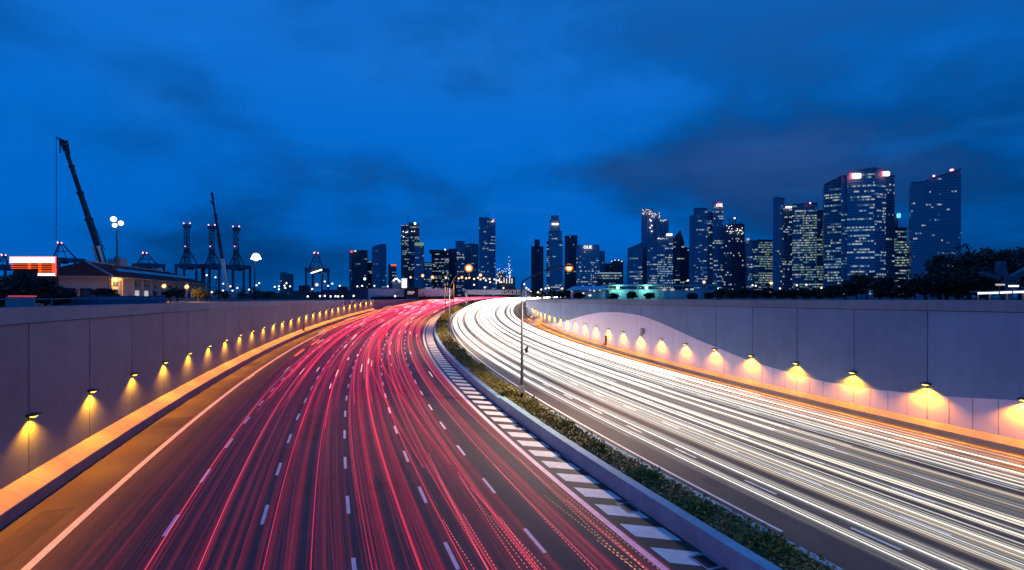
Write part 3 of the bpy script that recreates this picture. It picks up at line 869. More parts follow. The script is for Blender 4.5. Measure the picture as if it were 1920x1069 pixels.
def median_lamps():
    x, y, z = wall_loc(30.5, 14.31)
    D = y
    hd = P3(1067, 500, D-1.5)
    top = P3(979, 530, D).z
    t = street_lamp((x, y, z+.3), top, hd, 'tall street lamp standing in the median planter, nearest to the camera', 'street lamps in the median planter', energy=STREET_W, head_r=.36)
    mb = MB(); zc = P3(979, 656, D).z
    mb.box(x+.10, x+.36, y-.06, y+.06, zc-.03, zc+.03); mb.box(x+.26, x+.48, y-.16, y+.16, zc-.24, zc+.16); mb.box(x+.36, x+.52, y-.2, y-.05, zc+.10, zc+.3)
    mb.build('camera_unit', M['black'], t)
    x, y, z = wall_loc(85, 14.6); D = y
    street_lamp((x, y, z+.3), P3(849, 540, D).z, P3(879, 502, D-1), 'tall street lamp in the median, second along the planter', 'street lamps in the median planter', energy=STREET_W*2, head_r=.80, r0=.13)
    for k, (px, hx, hy, s_) in enumerate(((829, 811, 519, 140), (839, 866, 519.5, 170))):
        x, y, z = wall_loc(s_, 14.0)
        D = y
        px0 = 960+x/D*FPX
        street_lamp((x, y, z+.3), P3(px0, 530, D).z, P3(hx, hy, D), ('tall street lamp in the median, third along the planter', 'tall street lamp in the median, fourth along the planter')[k], 'street lamps in the median planter', energy=STREET_W*1.3, lcol=(1, .42, .10), gl='amberfar', head_r=.55, r0=.13)
    x, y, z = wall_loc(-24.5, 14.31)
    a = Vector(wall_loc(-26, 19.0))
    street_lamp((x, y, z+.3), z+10.2, (a.x, a.y, z+11.6), 'tall street lamp of the median row beside the bridge, out of the photo', 'street lamps in the median planter', energy=STREET_W*1.7, head_r=.30)
median_lamps()

def toll_gantry():
    s = 200.0
    t = empty('toll_gantry', wall_loc(s, 15), 'overhead toll gantry spanning the white trails at the far bend', 'gantry')
    a, b = Vector(wall_loc(s, 14.6)), Vector(wall_loc(s, 37.9))
    zt = EYE+1.15; ax = (b-a).normalized(); ax.z = 0
    def pt(u, z): p = a+(b-a)*u; return Vector((p.x, p.y, z))
    mb = MB()
    for z in (zt, zt+1.7): mb.bar(pt(-.03, z), pt(1.03, z), .12, .12)
    n = 16
    for i in range(n): mb.bar(pt(i/n, zt if i % 2 else zt+1.7), pt((i+1)/n, zt+1.7 if i % 2 else zt), .07)
    for i in range(n+1): mb.bar(pt(i/n, zt), pt(i/n, zt+1.7), .07)
    mb.build('truss_beam', M['grey'], t)
    for i in range(9):
        a_, b_ = pt(.01+i*.065, zt), pt(.07+i*.065, zt); d_ = (b_-a_); n_ = Vector((d_.y, -d_.x, 0)).normalized()*.9
        if n_.y > 0: n_ = -n_
        mb = MB(); vs = [a_+n_, b_+n_, b_+n_*.8, a_+n_*.8]; vs += [v+Vector((0, 0, 1.7)) for v in vs]
        mb.add(vs, [(0,3,2,1),(4,5,6,7),(0,1,5,4),(1,2,6,5),(2,3,7,6),(3,0,4,7)]); mb.build('fascia_board', M['plaster'], t)
    for i in range(14):
        mb = MB(); u = .04+i*.07; p = pt(u, zt+.25); mb.box(p.x-.55, p.x+.55, p.y-.75, p.y-.25, p.z, p.z+1.15); mb.box(p.x-.35, p.x+.35, p.y-.85, p.y-.75, p.z+.2, p.z+.7, 1)
        mb.build('sensor_box', [M['hoard'], M['drain']], t)
    for u, w_ in ((0, .3), (1, .3)):
        p = pt(u, 0); zb = road_z(s)
        mb = MB(); mb.box(p.x-w_, p.x+w_, p.y-w_, p.y+w_, zb, zt+1.8); mb.box(p.x-w_*2, p.x+w_*2, p.y-w_*2, p.y+w_*2, zb, zb+.8)
        mb.build('leg', M['hoard'], t)
toll_gantry()
def gantry_leg():
    # grey plinth with a white frame at the end of the right wall's lamps
    x, y, z = wall_loc(118, 36.6)
    t = empty('equipment_frame', (x, y, z), 'grey equipment plinth inside a white frame beside the far right lamps', 'equipment')
    mb = MB(); mb.add([(x-1.6, y-1.0, z), (x+1.4, y-1.0, z), (x+1.4, y+.6, z), (x-1.6, y+.6, z), (x-.5, y-.6, z+2.1), (x+1.2, y-.6, z+2.1), (x+1.2, y+.4, z+2.1), (x-.5, y+.4, z+2.1)],
                      [(0,3,2,1),(4,5,6,7),(0,1,5,4),(1,2,6,5),(2,3,7,6),(3,0,4,7)]); mb.build('plinth', M['plasterdark'], t)
    mb = MB(); mb.box(x-1.9, x+1.7, y-1.3, y-1.1, z, z+.18); mb.box(x+1.5, x+1.7, y-1.1, y-.9, z+.18, z+2.6); mb.box(x+1.5, x+2.4, y-1.1, y-.9, z+.6, z+.75)
    mb.build('frame', M['plaster'], t)
gantry_leg()

# small marker posts and plate on the walls
def wall_bits():
    for s, o, lab in ((99.5, O_L_KERB-.3, 'dark marker post standing on the left kerb top'), (68, O_R_KERB+.15, 'brown marker post standing on the right kerb top')):
        x, y, z = wall_loc(s, o); z += .7
        t = empty('marker_post', (x, y, z), lab, 'post')
        mb = MB(); mb.box(x-.12, x+.12, y-.12, y+.12, z-.05, z+1.2); mb.build('post', M['black'], t)
        mb = MB(); mb.box(x-.2, x+.2, y-.15, y+.15, z+1.2, z+1.45); mb.build('cap', M['drain'], t)
    s = 55; x, y, z = W(s, O_R_WALL-.06, 3.55); tt = float(np.interp(s, S, RT))
    t = empty('wall_vent', (float(x), float(y), float(z)), 'small grey louvre plate on the pale cladding between two lamps', 'vent')
    mb = MB(); x, y, z = float(x), float(y), float(z)
    for i in range(4): mb.box(x-.10, x+.02, y-.9, y+.9, z+i*.2, z+i*.2+.15)
    mb.build('louvre', M['grey'], t)
wall_bits()
# ------------------------------------------------------------------ skyline
M['glassblue'] = mat('blue_facade', (0.16, 0.21, 0.30), 0.30, var=0.08, scale=0.05)
M['glassdark'] = mat('dark_facade', (0.07, 0.09, 0.13), 0.35, var=0.08, scale=0.05)
M['glasspale'] = mat('pale_facade', (0.28, 0.34, 0.42), 0.40, var=0.08, scale=0.05)
M['concrete'] = mat('tower_concrete', (0.34, 0.34, 0.36), 0.8, var=0.1, scale=0.05)
M['band'] = mat('floor_band', (0.28, 0.36, 0.48), 0.5)
M['banddark'] = mat('floor_band_dark', (0.035, 0.045, 0.06), 0.5)
WINS = [M['winwarm'], M['wincool'], M['wingreen'], M['windim']]

class Tower:
    def __init__(s, label, body='glassblue', band='band', seed=0, group=None, name='office_tower'):
        s.label, s.body, s.band, s.rng, s.name = label, body, band, np.random.default_rng(seed), name
        s.root = None
    def base(s, p):
        if s.root is None: s.root = empty(s.name, (p.x, p.y, GROUND), s.label, 'tower' if 'tower' in s.name else 'building')
    def block(s, pts, depth, lit=0.1, fh=4.0, ww=3.0, bands=True, ribs=0, mix=(.45, .3, .15, .1), run=0.6, y_lo=GROUND, name='body', top_dark=1, body=None, zlit=None, bandw=0.35, wh=0.5):
        """pts: front outline from left to right as (pixel x, distance, pixel y of the top)"""
        F = [P3(px, py, D) for px, D, py in pts]
        s.base(F[len(F)//2])
        n = len(F); body = body or s.body
        mb = MB()
        vs = [(p.x, p.y, y_lo) for p in F]+[(p.x, p.y, p.z) for p in F]+[(p.x*(1+depth/p.y*.9), p.y+depth, y_lo) for p in F]+[(p.x*(1+depth/p.y*.9), p.y+depth, p.z) for p in F]
        fs = []
        for i in range(n-1):
            fs.append((i, i+1, n+i+1, n+i)); fs.append((2*n+i+1, 2*n+i, 3*n+i, 3*n+i+1)); fs.append((n+i, n+i+1, 3*n+i+1, 3*n+i))
        fs.append((0, n, 3*n, 2*n)); fs.append((n-1, 3*n-1, 4*n-1, 2*n-1))
        # parapet rim
        mb.add(vs, fs)
        for i in range(n-1):
            a, b = F[i], F[i+1]; mb.bar(a+Vector((0, -.2, .5)), b+Vector((0, -.2, .5)), .45, .8)
        mb.build(name, M[body], s.root)
        bm_, wm, rm = MB(), MB(), MB()
        for i in range(n-1):
            A, B = F[i], F[i+1]; t = Vector((B.x-A.x, B.y-A.y, 0)); L = t.length; t.normalize(); nm = Vector((t.y, -t.x, 0))
            zmax = max(A.z, B.z)
            nf = int((zmax-y_lo)/fh)
            nw = max(2, int(L/(ww*.8)))
            for k in range(1, nf+1):
                z = y_lo+k*fh
                # stay under a sloping top
                u0, u1 = 0.0, 1.0
                if z > min(A.z, B.z)-1:
                    if abs(B.z-A.z) < 2: continue
                    uc = (z+1-A.z)/(B.z-A.z)
                    if B.z > A.z: u0 = max(0, uc)
                    else: u1 = min(1, uc)
                    if u1-u0 < .08: continue
                if bands:
                    a, b = A+t*L*u0, A+t*L*u1
                    o1, o2 = nm*bandw, nm*0.02
                    hb = fh*0.16
                    bm_.add([(a+o2)[:2]+(z-hb,), (b+o2)[:2]+(z-hb,), (b+o1)[:2]+(z-hb,), (a+o1)[:2]+(z-hb,), (a+o2)[:2]+(z+hb,), (b+o2)[:2]+(z+hb,), (b+o1)[:2]+(z+hb,), (a+o1)[:2]+(z+hb,)],
                            [(0,1,2,3),(7,6,5,4),(3,2,6,7),(0,3,7,4),(2,1,5,6)])
                if k > nf-top_dark: continue
                pf = 1.3*lit*float(np.exp(s.rng.normal(-0.25, 0.75)))
                if zlit: pf *= zlit((z-y_lo)/(zmax-y_lo))
                on = False
                for c in range(nw):
                    u = (c+.5)/nw
                    if u < u0 or u > u1: continue
                    on = (s.rng.random() < run+(1-run)*pf) if on else (s.rng.random() < pf*(1-run)+pf*pf*.2)
                    if not on: continue
                    ua, ub = (c+.1)/nw, (c+.9)/nw
                    a, b = A+t*L*ua+nm*0.10, A+t*L*ub+nm*0.10
                    z0 = z+fh*(.5-wh/2); z1 = z+fh*(.5+wh/2)
                    wm.add([(a.x, a.y, z0), (b.x, b.y, z0), (b.x, b.y, z1), (a.x, a.y, z1)], [(0, 1, 2, 3)], int(s.rng.choice(4, p=mix)) if s.rng.random() < .72 else 3)
            if ribs:
                for c in range(ribs+1):
                    p = A+(B-A)*(c/ribs); rm.bar((p.x+nm.x*.2, p.y+nm.y*.2, y_lo), (p.x+nm.x*.2, p.y+nm.y*.2, p.z), .45, .45)
        if bm_.f: tag(bm_.build('floor_band', M[s.band], s.root), kind='stuff')
        if wm.f: tag(wm.build('lit_window', WINS, s.root), kind='stuff')
        if rm.f: tag(rm.build('facade_rib', M[s.band], s.root), kind='stuff')
        return s
    def sign(s, px0, px1, py0, py1, D, m='signwhite', red=None, name='roof_sign'):
        a, b = P3(px0, py1, D), P3(px1, py0, D)
        mb = MB(); r = (b.z-a.z)*.3
        x0, x1, z0, z1 = a.x, b.x, a.z, b.z
        # rounded lozenge with thickness
        out = []
        for cx, cz, a0 in ((x1-r, z1-r, 0), (x0+r, z1-r, 90), (x0+r, z0+r, 180), (x1-r, z0+r, 270)):
            for q in range(4): an = math.radians(a0+q*30); out.append((cx+r*math.cos(an), cz+r*math.sin(an)))
        n = len(out)
        vs = [(x, D-1.2, z) for x, z in out]+[(x, D, z) for x, z in out]
        mb.add(vs, [tuple(range(n))]+[(i, n+i, n+(i+1) % n, (i+1) % n) for i in range(n)])
        mb.build(name, M[m], s.root)
        if red:
            mb = MB(); w_ = (x1-x0)*.16
            mb.box(x0-w_, x0+w_*.3, D-1.0, D-.1, z0-r*.3, z1+r*.1); mb.build('sign_edge', M['signred'], s.root)
        return s
    def text(s, txt, px0, px1, ybase, D, m='signwhite', name='lettering', extrude=.4):
        a, b = P3(px0, ybase, D), P3(px1, ybase, D)
        o, wd = text_mesh(name, txt, M[m])
        sc_ = (b.x-a.x)/wd; o.scale = (sc_, sc_, sc_); o.rotation_euler = (math.pi/2, 0, 0)
        o.parent = s.root; o.location = a-Vector(s.root.location)
        return s
    def spike(s, px, py0, py1, D, r=.4, light=None):
        a, b = P3(px, py0, D), P3(px, py1, D)
        mb = MB(); mb.bar(a, b, r); mb.build('antenna', M['steel'], s.root)
        if light:
            mb = MB(); mb.ball(b, 1.6); mb.build('beacon', M[light], s.root)
        return s
    def beacons(s, L, D, m='pinkfar', r=1.2):
        for px, py in L:
            mb = MB(); mb.ball(P3(px, py, D), r); mb.build('beacon', M[m], s.root)
        return s
    def crown(s, px0, px1, py0, py1, D, n=40, m='signwhite'):
        mb = MB()
        for k in range(n):
            p = P3(s.rng.uniform(px0, px1), s.rng.uniform(py0, py1), D); mb.box(p.x-.5, p.x+.5, p.y-.4, p.y, p.z-.35, p.z+.35)
        tag(mb.build('crown_light', M[m], s.root), kind='stuff'); return s

lo_heavy = lambda u: 2.2-2.0*u
def skyline():
    T = Tower
    D = 1500
    T('small pale apartment block on the horizon behind the port lamps', 'concrete', 'banddark', 1, name='apartment_block').block([(525, 1450, 511), (538, 1450, 511)], 20, .05, 3.6, 3).block([(538, 1452, 514), (550, 1452, 514)], 20, .02, 3.6, 3, ribs=4).spike(536, 511, 503, 1455)
    T('dark slab tower with red sign on its left corner, beyond the hoarding', 'glassdark', 'banddark', 2).block([(655, 1300, 471), (660, 1290, 470), (689, 1300, 470)], 30, .035, 4).sign(657, 661, 470, 474, 1285, 'signred').sign(664, 668, 470, 471.6, 1285)
    T('thin block with lit windows between two dark slab towers', 'glassdark', 'banddark', 3).block([(689, 1340, 489), (698, 1340, 491)], 20, .35, 4, 3.5)
    T('slab tower with slanting top and vertical ribs', 'glassblue', 'band', 4).block([(698, 1300, 464), (711, 1292, 459), (724, 1300, 458)], 30, .02, 4, 3, bands=False, ribs=7)
    T('low block with glowing orange crown between slab and cranes', 'glassdark', 'banddark', 5).block([(728, 1300, 497), (743, 1300, 497)], 25, .12, 4).sign(733, 743, 496, 499, 1296, 'signorange').spike(735, 496, 500, 1299)
    T('tall dark tower under construction with beacon at its roof corner', 'glassdark', 'banddark', 6).block([(752, 1250, 423), (766, 1250, 421)], 30, .14, 4, 3.5, zlit=lambda u: .4+1.4*u).block([(766, 1252, 418), (786, 1252, 420)], 30, .10, 4, 3.5).beacons([(778, 419)], 1240, 'whitefar', 2.6).spike(765, 420, 405, 1250, .4).spike(772, 418, 412, 1250, .3).beacons([(756, 434), (761, 436), (764, 435), (772, 434), (777, 434), (757, 444)], 1245, 'whitefar', 1.0)
    T('narrower tower with slanted lit top in front of the dark one', 'glassblue', 'band', 7).block([(777, 1200, 461), (795, 1196, 464)], 25, .10, 4).sign(777.5, 794.5, 455, 461, 1194, 'wingreen').block([(777, 1201, 454), (795, 1200, 458)], 22, 0, 4, bands=False, y_lo=P3(0, 463, 1200).z)
    T('small block with pale lit band below its roof', 'glassblue', 'band', 8).block([(795, 1220, 492), (810, 1220, 492)], 25, .30, 4, mix=(.6, .2, .1, .1)).sign(796, 809, 493, 498, 1216, 'windim')
    t = T('wide dark office block with overhanging cornice and warm windows', 'glassdark', 'banddark', 9).block([(809, 1250, 471), (842, 1240, 471)], 40, .26, 4, 3, mix=(.6, .2, .1, .1), zlit=lambda u: 1.2 if u < .86 else .3).block([(805, 1238, 469), (843, 1232, 469)], 42, 0, 4, bands=False, y_lo=P3(0, 473, 1238).z, name='cornice')
    T('plain dark block beside the corniced office block', 'glassdark', 'banddark', 10).block([(842, 1290, 467), (856, 1290, 467)], 30, .02, 4).beacons([(834.5, 468)], 1230, 'whitefar', 1.6)
    T('square tower with warm window rows left of the ribbed tower', 'glassblue', 'band', 11).block([(854, 1350, 453), (871, 1350, 452)], 30, .14, 4, mix=(.7, .2, .1, 0))
    T('ribbed tower with curved roof frame and antennas', 'glassdark', 'band', 12).block([(871, 1350, 459), (884, 1340, 457), (897, 1350, 459)], 30, .03, 4, bands=False, ribs=5).spike(876, 457, 448, 1350).spike(882, 457, 444, 1350).spike(889, 457, 450, 1350)
    t = T('tall slim tower of many floor lines with red and white logo near top', 'glassblue', 'band', 13)
    t.block([(898, 1150, 408), (916, 1144, 409), (929, 1150, 414)], 30, .12, 3.6, 3.4, mix=(.4, .4, .1, .1)).spike(912, 409, 402, 1150).spike(916, 409, 400, 1150)
    mb = MB(); a = P3(920, 417, 1140); b = P3(926, 411, 1140)
    mb.add([(a.x, 1140, a.z), (b.x, 1140, a.z+2), (b.x, 1140, b.z), (a.x, 1141, a.z), (b.x, 1141, a.z+2), (b.x, 1141, b.z)], [(0, 1, 2), (5, 4, 3), (0, 3, 4, 1), (1, 4, 5, 2), (2, 5, 3, 0)]); mb.build('logo', M['signwhite'], t.root)
    mb = MB(); mb.add([(b.x-2, 1139.5, b.z-5), (b.x+.5, 1139.5, b.z-5), (b.x+.5, 1139.5, b.z+1), (b.x-2, 1141, b.z-5), (b.x+.5, 1141, b.z-5), (b.x+.5, 1141, b.z+1)], [(0, 1, 2), (5, 4, 3), (0, 3, 4, 1), (1, 4, 5, 2), (2, 5, 3, 0)]); mb.build('logo', M['signred'], t.root)
    # building site of strung work lamps
    t = T('building site frame strung with bright work lamps', 'glassdark', 'banddark', 14, name='building_site').block([(931, 1000, 510), (948, 1000, 512)], 30, .05, 5, body='glassdark').block([(948, 1000, 522), (966, 1000, 520)], 30, 0, 5)
    t.spike(945, 512, 485, 1000, .3).spike(955, 520, 481, 1000, .35)
    t.crown(931, 962, 503, 520, 995, 22, 'whitefar').crown(953.5, 957, 482, 520, 995, 16, 'whitefar')
    mb = MB()
    for px, y0, y1 in ((930.5, 524, 532), (937, 522, 531), (945, 522, 531), (950, 523, 531), (955.5, 517, 532), (960, 523, 531)):
        y = y0
        while y < y1:
            p = P3(px, y, 993); mb.box(p.x-.6, p.x+.6, 992, 993, p.z-.5, p.z+.3); y += 1.9
    tag(mb.build('work_lamp', M['whitefar'], t.root), kind='stuff')
    t = T('dark square tower with small raised cap left of the tapered tower', 'glassdark', 'banddark', 15).block([(996, 1050, 463), (1019, 1050, 463)], 30, .035, 3.8, 3.4, mix=(.3, .2, .1, .4)).block([(1002, 1055, 450), (1012, 1055, 450)], 15, 0, 4, y_lo=P3(0, 464, 1055).z, name='cap')
    t = T('tall tapering tower with stepped shoulders and white roof sign', 'glasspale', 'band', 16)
    t.block([(1025, 1004, 453), (1031, 1002, 453)], 30, .45, 3.6, 3, mix=(.5, .1, .4, 0), body='glassdark').block([(1030, 1000, 453), (1055, 1000, 453)], 30, .05, 3.6, 3.4)
    t.block([(1028.5, 1001, 434), (1053.5, 1001, 434)], 28, .06, 3.6, 3.4, y_lo=P3(0, 453, 1001).z).block([(1031, 1002, 413), (1050, 1002, 413)], 25, .02, 3.6, y_lo=P3(0, 434, 1002).z).block([(1033, 1003, 405), (1048, 1003, 405)], 22, 0, 3.6, bands=False, y_lo=P3(0, 413, 1003).z)
    t.sign(1034.5, 1047.5, 418.5, 422, 998)
    T('plain dark slab tower behind the orange street lamp', 'glassdark', 'banddark', 17).block([(1059, 1100, 443), (1083, 1100, 442)], 30, .012, 4, ribs=0)
    t = T('glass block with big rooftop letters and scattered lit windows', 'glasspale', 'band', 18).block([(1081, 950, 461), (1124, 950, 460)], 35, .17, 3.8, 2.4, mix=(.45, .35, .1, .1), run=.2)
    t.text('OUE', 1094, 1109.5, 466, 946)
    T('blue block half hidden behind the lettered glass block', 'glassblue', 'band', 19).block([(1122, 1000, 471), (1134, 1000, 472)], 30, .02, 4)
    T('low podium block with bright line along its roof', 'glassdark', 'banddark', 20).block([(1120, 900, 512), (1166, 900, 512)], 30, .55, 4.4, 3, mix=(.4, .1, .45, .05)).sign(1120, 1165, 511, 513.2, 896, 'wincool')
    T('low dark block behind the podium, left one', 'glassdark', 'banddark', 21).block([(1125, 1050, 495), (1147, 1050, 495)], 30, .03, 4)
    T('round topped dark block with dotted roof lights behind the podium', 'glassdark', 'banddark', 22).block([(1146, 1050, 493), (1151, 1045, 489), (1164, 1045, 489), (1168, 1050, 493)], 25, .03, 4, ribs=2).beacons([(1147, 490), (1153, 488), (1160, 488), (1166, 490)], 1040, 'whitefar', .8)
    T('block with steeply slanting roof left of the crowned tower', 'glassblue', 'band', 23).block([(1177, 900, 467), (1205, 895, 455)], 35, .22, 3.8, 3, mix=(.3, .3, .3, .1), zlit=lambda u: 1.6 if u < .6 else .3)
    t = T('twin topped tower with crowns of small dotted lamps', 'glassblue', 'band', 24)
    t.block([(1203, 930, 392), (1224, 926, 393)], 30, .02, 3.6, bands=False, ribs=4).block([(1222, 932, 400), (1237, 930, 400)], 30, .02, 3.6, bands=False, ribs=3).block([(1236, 935, 413), (1253, 935, 413)], 30, .01, 3.6, bands=False, ribs=4)
    t.crown(1204, 1224, 392, 402, 922, 34).crown(1222, 1237, 399, 409, 926, 24).crown(1238, 1252, 412, 415, 932, 10).beacons([(1219, 412), (1220.5, 414), (1222, 423), (1219, 427), (1222, 434)], 924, 'whitefar', 1.0)
    t = T('stepped office block packed with lit windows below a small white sign', 'glassblue', 'band', 25).block([(1213, 880, 452), (1233, 878, 448)], 30, .50, 3.8, 2.6, mix=(.3, .55, .1, .05), zlit=lo_heavy).block([(1232, 876, 446), (1247, 876, 446)], 30, .50, 3.8, 2.6, mix=(.3, .55, .1, .05), zlit=lo_heavy).block([(1247, 878, 442), (1262, 880, 443)], 30, .5, 3.8, 2.6, mix=(.3, .55, .1, .05), zlit=lo_heavy)
    t.sign(1249, 1260.5, 438, 442.5, 874).crown(1233, 1252, 446.5, 448.5, 872, 12)
    T('dark tower rising to a pointed wedge roof', 'glassdark', 'banddark', 26).block([(1261, 900, 450), (1275, 896, 433), (1283, 898, 456)], 25, .07, 4, 3)
    T('low dark block behind the wedge roofed tower', 'glassdark', 'banddark', 27).block([(1281, 960, 463), (1294, 960, 467)], 30, .04, 4)
    t = T('cluster tower with lit red arc sign on its highest shaft', 'glassblue', 'band', 28)
    t.block([(1293, 862, 406), (1302, 860, 404)], 30, .06, 3.6, 2.6).block([(1301, 858, 391), (1326, 858, 391)], 30, .20, 3.6, 2.6, mix=(.25, .5, .05, .2), zlit=lambda u: 1.4).block([(1325, 862, 399), (1337, 862, 399)], 30, .16, 3.6, 2.6, mix=(.4, .4, .1, .1), body='glassdark').block([(1336, 857, 380), (1356, 857, 381)], 30, .22, 3.6, 2.6, mix=(.3, .5, .05, .15))
    t.text('citi', 1342.5, 1354, 387.5, 852)
    mb = MB(); c = P3(1348.6, 384.6, 851.5); R = 4.3
    for q in range(8):
        a0, a1 = math.radians(25+q*16.25), math.radians(25+(q+1)*16.25)
        mb.bar((c.x+R*math.cos(a0), c.y, c.z+R*.75*math.sin(a0)), (c.x+R*math.cos(a1), c.y, c.z+R*.75*math.sin(a1)), .5)
    mb.build('sign_arc', M['signred'], t.root)
    t = T('unfinished dark tower with frames and work lamps on its roof', 'glassdark', 'banddark', 29).block([(1357, 840, 424), (1372, 836, 421), (1396, 840, 421)], 30, .09, 3.8, 2.6, run=.1, mix=(.7, .2, .1, 0))
    t.crown(1362, 1394, 423, 440, 834, 22, 'whitefar')
    for px, y0, y1 in ((1368, 421, 411), (1374, 421, 409), (1379, 421, 412), (1389, 421, 416)): t.spike(px, y0, y1, 838, .5)
    mb = MB(); mb.bar(P3(1365, 413, 838), P3(1382, 409, 838), .6); mb.bar(P3(1366, 419, 838), P3(1381, 415, 838), .6); mb.bar(P3(1384, 419, 838), P3(1397, 417, 838), .3); mb.build('roof_frame', M['steel'], t.root); t.beacons([(1377.5, 409)], 836, 'whitefar', 1.2)
    T('slim pale block below a small glowing pyramid', 'glasspale', 'band', 30).block([(1392, 870, 455), (1400, 870, 455)], 25, 0, 4).block([(1400, 820, 452), (1413, 820, 450)], 25, .28, 3.8, 2.6, mix=(.2, .3, .4, .1)).sign(1400, 1404.5, 447, 451, 815, 'winwarm')
    T('broad office block of green lit rows between two slabs', 'glassdark', 'band', 31).block([(1412, 815, 453), (1422, 813, 450), (1449, 818, 451)], 30, .45, 3.6, 2.4, mix=(.15, .15, .6, .1), zlit=lambda u: 1.3)
    T('tall narrow blue slab with plain pale side wall', 'glassblue', 'band', 32).block([(1450, 760, 371), (1461, 758, 371)], 26, .005, 3.6, 2.6, bands=False, ribs=3, body='glassblue').block([(1461.2, 758, 371), (1471, 764, 374)], 24, .10, 3.6, 2.6, body='glassblue', run=.1)
    T('slim tower with white sign at its head beside the tall slab', 'glassdark', 'band', 33).block([(1471, 770, 387), (1485, 770, 387)], 26, .20, 3.6, 2.6, mix=(.6, .3, .1, 0)).sign(1472.5, 1484.5, 387, 390.5, 766)
    T('square office tower with dense grid of green lit rows', 'glassblue', 'band', 34).block([(1485, 762, 384), (1531, 756, 381), (1533, 758, 381)], 30, .52, 3.5, 2.4, mix=(.2, .15, .58, .07), zlit=lambda u: 1.2 if u < .93 else .2).beacons([(1519, 381)], 750, 'pinkfar', 1.1)
    T('lower dark tower half hidden behind the great twin winged tower', 'glassdark', 'band', 35).block([(1532, 750, 396), (1547, 750, 394)], 30, .35, 3.5, 2.4, mix=(.15, .2, .55, .1), zlit=lambda u: 1.5 if u < .75 else .2)
    t = T('great glass tower with two white red edged signs at its top', 'glassblue', 'band', 36)
    t.block([(1545, 700, 347), (1577, 690, 331)], 35, .40, 3.5, 2.3, mix=(.25, .25, .40, .1), zlit=lambda u: .25 if u > .93 else (.25 if .62 < u < .72 else 1.1), body='glassdark', run=.7)
    t.block([(1577, 682, 330), (1588, 680, 330)], 38, .22, 3.5, 2.3, mix=(.3, .4, .1, .2))
    t.block([(1588, 676, 323), (1640, 668, 315), (1661, 676, 321)], 40, .24, 3.5, 2.3, mix=(.35, .45, .05, .15), run=.72, zlit=lambda u: 0.1 if u > .95 else 1.1)
    t.block([(1661, 678, 330), (1677, 684, 330)], 36, .08, 3.5, 2.3, body='glassdark')
    t.sign(1596, 1614, 325, 335, 669, red=True).sign(1654, 1667.5, 321.5, 330.5, 668, red=True)
    T('stepped office block with teal roof sign right of the great tower', 'glassdark', 'band', 37).block([(1675, 720, 402), (1684, 720, 405)], 26, .1, 3.5, 2.4, body='glassblue').block([(1676, 716, 428), (1700, 716, 428)], 28, .62, 3.5, 2.4, mix=(.2, .2, .5, .1), run=.7).sign(1681, 1688, 400, 409, 712, 'signteal')
    T('low lit block peeping between the two big towers', 'glasspale', 'band', 38).block([(1697, 730, 458), (1712, 730, 462)], 26, .45, 3.6, 2.4, mix=(.3, .3, .3, .1))
    t = T('broad blue tower with roof slanting up to the right', 'glassblue', 'band', 39)
    t.block([(1708, 655, 343), (1736, 646, 341)], 36, .03, 3.1, 2.3, body='glassblue').block([(1736, 645, 339), (1800, 640, 317), (1802, 650, 318)], 38, .05, 3.1, 2.3, mix=(.4, .3, .1, .2), run=.55, zlit=lambda u: 1.5 if u < .5 else .6)
    t.beacons([(1751, 330), (1783, 319), (1786, 318.5)], 640, 'pinkfar', 1.2)
skyline()

